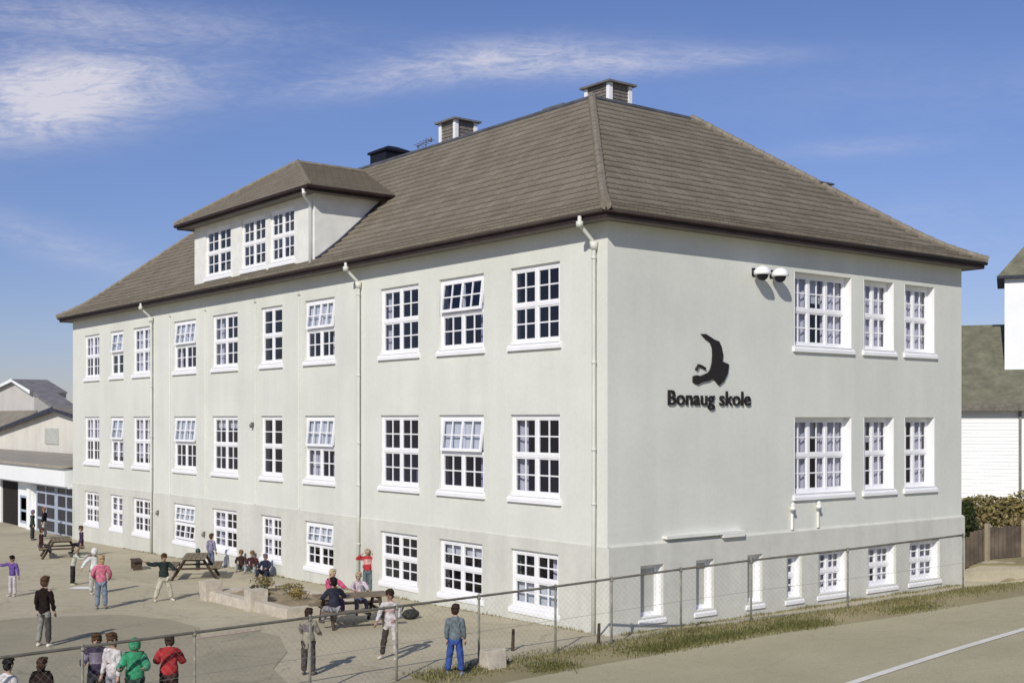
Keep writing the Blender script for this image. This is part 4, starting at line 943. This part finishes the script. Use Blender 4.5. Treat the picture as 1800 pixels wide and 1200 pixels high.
def person(label, x, y, rz, h, hair, top, trousers, shoes, armL=None, armR=None, legL=None, legR=None, z=None, seat=None, lean=0.0, headdir=0.0, hair_len=.0, hood=False, group=None, bulk=1.0, bow=0.0, tr2=None, longtop=0.0, band=None, sleeves=None):
    """figure faces local +Y; limbs are (upper, lower) unit directions; x > 0 is the figure's right"""
    armL = armL or (U(-.17, -.03, -1), U(-.02, .24, -1)); armR = armR or (U(.17, .05, -1), U(.02, .34, -1))
    if seat is not None:
        legL = legL or (U(-.18, 1, -.08), U(-.05, .12, -1)); legR = legR or (U(.18, 1, -.08), U(.05, .12, -1))
    legL = legL or (U(-.07, .03, -1), U(-.03, -.03, -1)); legR = legR or (U(.07, -.02, -1), U(.03, -.04, -1))
    pel = Vector((0, 0, .51)); ld_ = Vector((0, math.sin(lean), math.cos(lean)))
    J = {'pel': pel, 'waist': pel+ld_*.10, 'chest': pel+ld_*.215, 'neckb': pel+ld_*.315}
    J['neck'] = J['neckb']+Vector((0, .008+bow*.02, .036)); hc = J['neck']+Vector((0, .012+bow*.045, .066-bow*.02)); J['hc'] = hc
    for s, nm, leg in ((-1, 'L', legL), (1, 'R', legR)):
        J['hip'+nm] = pel+Vector((s*.052, 0, -.028)); J['kn'+nm] = J['hip'+nm]+leg[0]*.225; J['an'+nm] = J['kn'+nm]+leg[1]*.215
        J['to'+nm] = J['an'+nm]+Vector((s*.015, .075, -.022))
    for s, nm, arm in ((-1, 'L', armL), (1, 'R', armR)):
        J['sh'+nm] = J['neckb']+Vector((s*.096, 0, -.026)); J['el'+nm] = J['sh'+nm]+arm[0]*.165; J['wr'+nm] = J['el'+nm]+arm[1]*.145
    J['_aL'], J['_aR'] = armL[1], armR[1]
    foot = min(J['anL'].z, J['anR'].z)-.043
    if z is None: z = gz(x, y)
    base = -foot*h if seat is None else (seat-(.51-.075)*h)
    for k_ in J:
        if k_[0] != '_': J[k_] = J[k_]*h + Vector((0, 0, base))
    t = thing('person', label, 'person', (x, y, z), rz, group, world_parts=False)
    def lst(names_r, edges):
        names = [a for a, _ in names_r]; return [J[a] for a in names], [(names.index(a), names.index(c)) for a, c in edges], [tuple(q*h for q in r_) if isinstance(r_, tuple) else r_*h for _, r_ in names_r]
    J['h1'] = J['hc']+Vector((0, .012, -.045))*h; J['h3'] = J['hc']+Vector((0, -.006, .042))*h
    nr = [('pel', (.052, .038)), ('waist', (.050, .036)), ('chest', (.058, .040)), ('neckb', (.030, .026)), ('neck', .026), ('h1', (.040, .046)), ('hc', (.052, .060)), ('h3', (.042, .048))]
    ed = [('pel', 'waist'), ('waist', 'chest'), ('chest', 'neckb'), ('neckb', 'neck'), ('neck', 'h1'), ('h1', 'hc'), ('hc', 'h3')]
    for n_ in 'LR':
        nr += [('hip'+n_, .036), ('kn'+n_, .029), ('an'+n_, .020), ('to'+n_, .017), ('sh'+n_, .016), ('el'+n_, .018), ('wr'+n_, .016)]
        ed += [('pel', 'hip'+n_), ('hip'+n_, 'kn'+n_), ('kn'+n_, 'an'+n_), ('an'+n_, 'to'+n_), ('neckb', 'sh'+n_), ('sh'+n_, 'el'+n_), ('el'+n_, 'wr'+n_)]
    me = skin_mesh(*lst(nr, ed))
    hb = MB()                                               # hands, nose, ears: joined into the body mesh
    for n_, s in (('L', -1), ('R', 1)):
        d = J['_a'+n_]; w = J['wr'+n_]; sd = Vector((0, 1, 0)).cross(d) if abs(d.y) < .8 else Vector((1, 0, 0)).cross(d)
        sd = sd.normalized(); nm = d.cross(sd).normalized(); fwd = sd if False else nm
        hb.tube([w-d*.01*h, w+d*.02*h, w+d*.05*h], [.015*h, .020*h, .019*h], 8)
        for k in range(4):
            o_ = w+d*.048*h+nm*(k-1.5)*.0095*h; L_ = (.034, .040, .038, .029)[k]*h; cv = -sd*s*.35
            m1 = o_+(d+cv*.3).normalized()*L_*.5; m2 = m1+(d+cv*1.4).normalized()*L_*.5; hb.tube([o_, m1, m2], [.0056*h, .005*h, .0038*h], 5)
        o_ = w+d*.018*h-nm*.017*h if s < 0 else w+d*.018*h-nm*.017*h
        hb.tube([o_, o_+(d-nm*.9).normalized()*.022*h, o_+(d*1.4-nm*.7).normalized()*.042*h], [.0068*h, .006*h, .0045*h], 5)
    HC = J['hc']
    hb.tube([HC+Vector((0, .055, .012))*h, HC+Vector((0, .071, -.008))*h, HC+Vector((0, .060, -.014))*h], [.005*h, .009*h, .008*h], 6)
    for s in (-1, 1): hb.ball(HC+Vector((s*.056, -.004, -.005))*h, (.008*h, .014*h, .018*h), 8, 5)
    o = len(me.vertices)
    bm = bmesh.new(); bm.from_mesh(me); vv = [bm.verts.new(v) for v in hb.v]
    for f in hb.f: bm.faces.new([vv[i] for i in f])
    bm.to_mesh(me); bm.free(); me.materials.clear(); me.materials.append(SKIN); me.polygons.foreach_set('use_smooth', [True]*len(me.polygons)); me.polygons.foreach_set('material_index', [0]*len(me.polygons))
    me.name = 'body'; bo = bpy.data.objects.new('body', me); C.objects.link(bo); bo.parent = t
    def wear(nm, nr_, ed_, col, extra=None):
        m2 = skin_mesh(*lst(nr_, ed_), 2)
        nrm = [v.normal.copy() for v in m2.vertices]
        for v, n_ in zip(m2.vertices, nrm):
            q = v.co*(13/h)+Vector((x*3, y*3, 0)); v.co += n_*h*(.010*noise.noise(Vector((q.x, q.y, q.z*1.7)))+.005*noise.noise(q*2.7))
        m2.update(); m2.materials.clear(); m2.materials.append(cloth(col)); m2.polygons.foreach_set('material_index', [0]*len(m2.polygons)); m2.name = nm
        if extra:
            m2.materials.append(cloth(extra))
            for p in m2.polygons:
                if p.center.x > 0 and p.center.z < J['hipR'].z-.05*h: p.material_index = 1
        if nm == 'jacket' and (band or sleeves):
            for c_ in (band, sleeves): m2.materials.append(cloth(c_ or col))
            zc = J['chest'].z
            for p in m2.polygons:
                if sleeves and abs(p.center.x) > .10*h*bulk: p.material_index = 2
                elif band and zc-.06*h < p.center.z < zc+.035*h and abs(p.center.x) < .12*h*bulk: p.material_index = 1
        q = bpy.data.objects.new(nm, m2); C.objects.link(q); q.parent = t; return q
    B = bulk
    J['hem'] = J['pel']+Vector((0, 0, -.045-longtop))*h; J['coll'] = J['neckb'].lerp(J['neck'], .55)
    nr_ = [('chest', (.092*B, .068*B)), ('waist', (.090*B, .068*B)), ('hem', (.092*B, .072*B)), ('neckb', (.068*B, .052*B)), ('coll', (.042, .042))]; ed_ = [('chest', 'waist'), ('waist', 'hem'), ('chest', 'neckb'), ('neckb', 'coll')]
    for n_ in 'LR':
        J['cu'+n_] = J['el'+n_].lerp(J['wr'+n_], .93)
        nr_ += [('sh'+n_, .046*B), ('el'+n_, .036*B), ('cu'+n_, .029*B)]; ed_ += [('neckb', 'sh'+n_), ('sh'+n_, 'el'+n_), ('el'+n_, 'cu'+n_)]
    wear('jacket', nr_, ed_, top)
    nr_ = [('pel', (.066*B, .052*B))]; ed_ = []
    for n_ in 'LR':
        J['cf'+n_] = J['kn'+n_].lerp(J['an'+n_], .96)
        nr_ += [('hip'+n_, .052*B), ('kn'+n_, .045*B), ('cf'+n_, .040*B)]; ed_ += [('pel', 'hip'+n_), ('hip'+n_, 'kn'+n_), ('kn'+n_, 'cf'+n_)]
    wear('trousers', nr_, ed_, trousers, tr2)
    for n_ in 'LR':
        b = MB(); a, c = J['an'+n_], J['to'+n_]; dd = c-a; f = Vector((dd.x, dd.y, 0)); f = f.normalized() if f.length > 1e-4 else Vector((0, 1, 0))
        zf = a.z-.043*h; q0 = Vector((a.x, a.y, zf+.022*h))-f*.022*h
        b.tube([q0, q0+f*.03*h+Vector((0, 0, .006*h)), q0+f*.075*h, q0+f*.125*h-Vector((0, 0, .004*h)), q0+f*.142*h-Vector((0, 0, .008*h))], [.020*h, .027*h, .025*h, .021*h, .010*h], 8)
        for i, v in enumerate(b.v):
            if v[2] < zf+.002: b.v[i] = (v[0], v[1], zf+.002)
        b.build('shoe', cloth(shoes, .5), t, smooth=True)
    b = MB(); mt = Matrix.Rotation(-.28, 3, 'X')
    if hood: b.ball(HC+Vector((0, -.012, .004))*h, (.074*h, .078*h, .088*h), 14, 10, 0, -.85, mt)
    else:
        b.ball(HC+Vector((0, -.012, .018))*h, (.0635*h, .0690*h, .070*h), 16, 12, 0, -.15, mt)
        b.ball(HC+Vector((0, -.030, -.012))*h, (.056*h, .040*h, .056*h), 12, 9)
        b.ball(HC+Vector((.018, .030, .058))*h, (.038*h, .032*h, .020*h), 10, 7); b.ball(HC+Vector((-.022, .024, .060))*h, (.036*h, .032*h, .018*h), 10, 7)
        if hair_len: b.ball(HC+Vector((0, -.034, -.02-hair_len*.35))*h, (.058*h, .034*h, (.06+hair_len*.5)*h), 12, 9)
    rr_ = random.Random(int(abs(x*97+y*31)*10))
    b.v = [tuple(Vector(v)+Vector((rr_.uniform(-1, 1), rr_.uniform(-1, 1), rr_.uniform(-1, 1)))*.0055*h) for v in b.v]
    b.build('hood' if hood else 'hair', cloth(top if hood else hair, .7), t, smooth=True)
    for s in (-1, 1):
        b = MB(); b.ball(HC+Vector((s*.022, .0545, .006))*h, (.0062*h, .005*h, .0045*h), 6, 4); b.build('eye', DARKEYE, t, smooth=True)
    b = MB(); b.cbox(tuple(HC+Vector((0, .055, -.031))*h), (.026*h, .008*h, .005*h)); b.build('mouth', cloth((.30, .11, .10)), t)
    return t
def gp(px, py): p = onground(px, py); return p.x, p.y
def face(px_dx, deep):   # heading so that the figure faces image direction (right dx, away deep)
    v = Vector((math.cos(HD)*px_dx+math.sin(HD)*deep, -math.sin(HD)*px_dx+math.cos(HD)*deep)); return math.atan2(v.y, v.x)-math.pi/2
GP = 'children in the school yard'
BR, BK, BL, DB = (.10, .055, .03), (.012, .010, .010), (.45, .33, .17), (.045, .026, .018)
WH = (.78, .76, .72)
stride = dict(legL=(U(-.08, .42, -1), U(-.03, .05, -1)), legR=(U(.08, -.30, -1), U(.03, -.55, -1)))
wide = dict(legL=(U(-.30, .05, -1), U(-.22, -.02, -1)), legR=(U(.34, .02, -1), U(.28, -.10, -1)))
x, y = gp(22, 1048); person('child in purple top and pale trousers stretching an arm towards the left photo edge', x, y, face(-.3, -1), 1.2, BK, (.16, .09, .33), (.62, .58, .60), (.7, .66, .6), armL=(U(-.4, 0, -1), U(-.2, .1, -1)), armR=(U(1, .2, -.25), U(1, .3, .05)), group=GP)
x, y = gp(78, 1136); person('child in black jacket, grey trousers and white shoes standing on the asphalt', x, y, face(.25, 1), 1.55, BR, (.018, .012, .011), (.30, .29, .26), (.85, .80, .70), tr2=(.09, .085, .075), legL=(U(-.10, .05, -1), U(-.10, -.10, -1)), legR=(U(.06, .0, -1), U(.02, -.05, -1)), longtop=.03, group=GP)
x, y = gp(128, 1028); person('child in pale green cream top and dark trousers leaning beside the white mark', x, y, face(1, .1), 1.2, (.40, .33, .22), (.58, .60, .50), (.045, .035, .04), (.5, .47, .36), lean=.28, armR=(U(.2, .7, -.5), U(.1, 1, .2)), armL=(U(-.2, .8, -.3), U(0, 1, .3)), group=GP)
x, y = gp(166, 1044); person('child in white hooded jacket standing behind the child in pink', x, y, face(.6, -.6), 1.36, BR, (.82, .82, .80), (.55, .52, .48), (.6, .55, .5), hood=True, bulk=1.2, armR=(U(.8, .1, -.6), U(.6, .2, -.8)), group=GP)
x, y = gp(178, 1070); person('child in pink jacket and blue jeans standing in front of the white hooded child', x, y, face(-.2, 1), 1.44, BL, (.66, .20, .28), (.21, .26, .33), (.2, .2, .2), hair_len=.04, bulk=1.15, armL=(U(-.42, .1, -.9), U(.2, .7, -.5)), armR=(U(.42, .1, -.9), U(-.2, .7, -.5)), longtop=.02, group=GP)
x, y = gp(288, 1056); person('child in dark green top and cream trousers running with arms spread out', x, y, face(.5, -.8), 1.36, BR, (.030, .045, .040), (.60, .57, .45), (.7, .66, .55), armL=(U(-.6, .5, -.7), U(.3, .9, -.3)), armR=(U(1, .1, -.1), U(.9, .2, .45)), bulk=1.25, **wide, group=GP)
x, y = gp(371, 1001); person('child in lavender grey top standing at the wall by the farther picnic table', x, y, face(.5, 1), 1.26, BR, (.30, .28, .38), (.15, .17, .25), (.08, .07, .07), group=GP)
def sitting(label, px, py, rz, h, hair, top, tr, shoes, seat, **k):
    x, y = gp(px, py); return person(label, x, y, rz, h, hair, top, tr, shoes, seat=seat, group=GP, **k)
fl = dict(legL=(U(-.25, .8, .55), U(-.1, .7, -.9)), legR=(U(.25, .8, .55), U(.1, .7, -.9)))
kn = dict(armL=(U(-.3, .6, -.8), U(.2, .9, -.1)), armR=(U(.3, .6, -.8), U(-.2, .9, -.1)))
sitting('child in dark brown top sitting on the ground, left of the three by the wall', 424, 1003, face(.2, -1), 1.25, (.25, .14, .09), (.06, .035, .03), (.30, .33, .33), (.2, .2, .2), .02, **fl, **kn)
sitting('child in maroon brown top sitting on the ground between two others by the wall', 444, 1006, face(-.1, -1), 1.28, (.22, .12, .08), (.07, .03, .035), (.33, .37, .36), (.2, .2, .2), .02, **fl, **kn)
sitting('child in navy jacket sitting on the ground, right of the three by the wall', 467, 1013, face(-.2, -1), 1.3, (.16, .13, .16), (.03, .035, .065), (.03, .035, .05), (.1, .1, .1), .02, bulk=1.15, **fl, **kn)
tz = tables[0]
def at_table(u, v): a = tz[2]; return tz[0]+u*math.cos(a)-v*math.sin(a), tz[1]+u*math.sin(a)+v*math.cos(a)
x, y = at_table(-.62, -.72); person('child in navy jacket seated on the near bench of the nearest picnic table', x, y, tz[2]+.1, 1.42, BK, (.035, .04, .06), (.33, .32, .34), (.1, .1, .1), seat=.45, bulk=1.15, armL=(U(-.4, .4, -.8), U(.1, 1, -.1)), armR=(U(.6, .3, -.7), U(.3, 1, -.1)), group=GP)
x, y = at_table(-.35, .78); person('fair haired child in bright pink jacket seated at the nearest picnic table', x, y, tz[2]+math.pi+.35, 1.4, (.60, .48, .30), (.60, .10, .20), (.17, .11, .26), (.1, .1, .1), seat=.52, bulk=1.2, hair_len=.05, lean=.2, armL=(U(-.3, .7, -.6), U(.2, 1, -.1)), armR=(U(.4, .7, -.6), U(-.2, 1, -.1)), group=GP)
x, y = at_table(.38, .80); person('child in pale lilac top seated beside the one in bright pink', x, y, tz[2]+math.pi, 1.3, (.5, .38, .25), (.66, .56, .62), (.2, .2, .26), (.1, .1, .1), seat=.45, armL=(U(-.3, .7, -.6), U(.2, 1, -.1)), armR=(U(.4, .7, -.6), U(-.2, 1, -.1)), group=GP)
x, y = gp(646, 1042); person('child in red top with pink chest band and grey jeans, hands raised to the head', x, y, face(.1, -1), 1.30, (.55, .42, .30), (.50, .05, .06), (.14, .19, .21), (.1, .1, .1), bulk=1.1, band=(.72, .40, .38), armL=(U(-.95, .1, -.15), U(.75, .2, .6)), armR=(U(.95, .1, -.15), U(-.75, .2, .6)), group=GP)
x, y = gp(686, 1157); person('brown haired child in pale top, one trouser leg dark, wearing white shoes', x, y, face(-.25, -1), 1.43, DB, (.62, .58, .58), (.62, .60, .55), (.80, .76, .66), tr2=(.06, .05, .045), hair_len=.0, longtop=.03, band=(.50, .38, .36), sleeves=(.66, .62, .62), legL=(U(-.12, .05, -1), U(-.05, -.05, -1)), legR=(U(.16, .12, -1), U(.14, -.05, -1)), armL=(U(-.35, .1, -1), U(.25, .8, -.4)), armR=(U(.45, .0, -1), U(.1, .5, -.7)), group=GP)
x, y = gp(542, 1186); person('child in khaki jacket and dark trousers standing near the fence below the picnic table', x, y, face(.2, 1), 1.28, DB, (.36, .33, .25), (.08, .07, .065), (.1, .1, .12), bulk=1.15, longtop=.09, band=(.22, .19, .20), armL=(U(-.25, .3, -1), U(.2, .9, -.3)), armR=(U(.3, .2, -1), U(-.1, .9, -.3)), group=GP)
x, y = gp(800, 1186); person('child in grey blue top and wide blue trousers standing right of the white shoed child', x, y, face(.2, .9), 1.36, DB, (.17, .21, .23), (.05, .10, .33), (.2, .26, .4), bulk=1.12, longtop=.02, legL=(U(-.16, .02, -1), U(-.12, -.02, -1)), legR=(U(.12, .0, -1), U(.08, -.02, -1)), group=GP)
def at_fence(px, top_y, h, back=.28):
    """stands inside the fence on the yard so that the head is at that height"""
    for i in range(4000):
        D = 16+i*.004; x, y = wpos(px, D)
        if 4.92-(top_y-737)*D/2150 <= h+gz(x, y): return x, y
    return x, y
rest = dict(armL=(U(-.45, .35, -1), U(.1, 1, .1)), armR=(U(.45, .35, -1), U(-.1, 1, .1)))
x, y = at_fence(170, 1113, 1.36); person('dark haired child in navy and black jacket by the fence, left of the white top', x, y, face(.3, -1), 1.36, BR, (.06, .045, .085), (.05, .05, .06), (.1, .1, .1), bulk=1.3, band=(.25, .22, .28), **rest, group=GP)
x, y = at_fence(198, 1112, 1.40); person('child in white top close behind the child in navy at the fence', x, y, face(-.5, -.8), 1.40, BR, (.74, .70, .70), (.3, .3, .34), (.1, .1, .1), hair_len=.03, group=GP)
x, y = at_fence(237, 1122, 1.33); person('child in bright green hooded jacket at the fence', x, y, face(.1, -1), 1.33, BL, (.05, .34, .17), (.03, .05, .04), (.1, .1, .1), bulk=1.4, hood=True, sleeves=(.10, .42, .25), **rest, group=GP)
x, y = at_fence(297, 1116, 1.32); person('dark haired child in bright red jacket at the fence', x, y, face(-.15, 1), 1.32, DB, (.46, .04, .045), (.06, .03, .03), (.1, .1, .1), bulk=1.4, bow=.8, **rest, group=GP)
x, y = at_fence(73, 1156, 1.25); person('child in dark brown jacket with brown hair at the bottom edge by the fence', x, y, face(.2, 1), 1.25, (.06, .03, .02), (.035, .022, .02), (.05, .05, .05), (.1, .1, .1), bulk=1.35, hair_len=.03, group=GP)
x, y = at_fence(13, 1157, 1.28); person('black haired child in white top at the bottom left corner', x, y, face(.4, 1), 1.28, BK, (.80, .78, .78), (.2, .2, .25), (.1, .1, .1), group=GP)
x, y = gp(57, 949); person('child in dark green jacket and purple cap standing before the glass doors', x, y, face(1, .2), 1.38, (.20, .13, .28), (.035, .065, .05), (.05, .055, .06), (.1, .1, .1), bulk=1.2, group=GP)
x, y = gp(78, 943); person('child in black jacket with a pale scarf beside the dark green one', x, y, face(-1, .1), 1.40, (.30, .15, .07), (.03, .025, .025), (.55, .52, .48), (.1, .1, .1), bulk=1.1, group=GP)
ta = tables[2]
def at_t3(u, v): a = ta[2]; return ta[0]+u*math.cos(a)-v*math.sin(a), ta[1]+u*math.sin(a)+v*math.cos(a)
x, y = at_t3(-.5, .74); person('child in dark maroon top seated on the left bench of the farthest picnic table', x, y, ta[2]+math.pi, 1.35, BR, (.05, .022, .02), (.05, .05, .06), (.1, .1, .1), seat=.45, group=GP)
x, y = at_t3(-.3, -.74); person('child in dark purple top seated on the right bench of the farthest picnic table', x, y, ta[2], 1.35, BR, (.07, .04, .09), (.08, .07, .1), (.1, .1, .1), seat=.45, group=GP)
for o in bpy.data.objects:
    if '_w' in o: del o['_w']
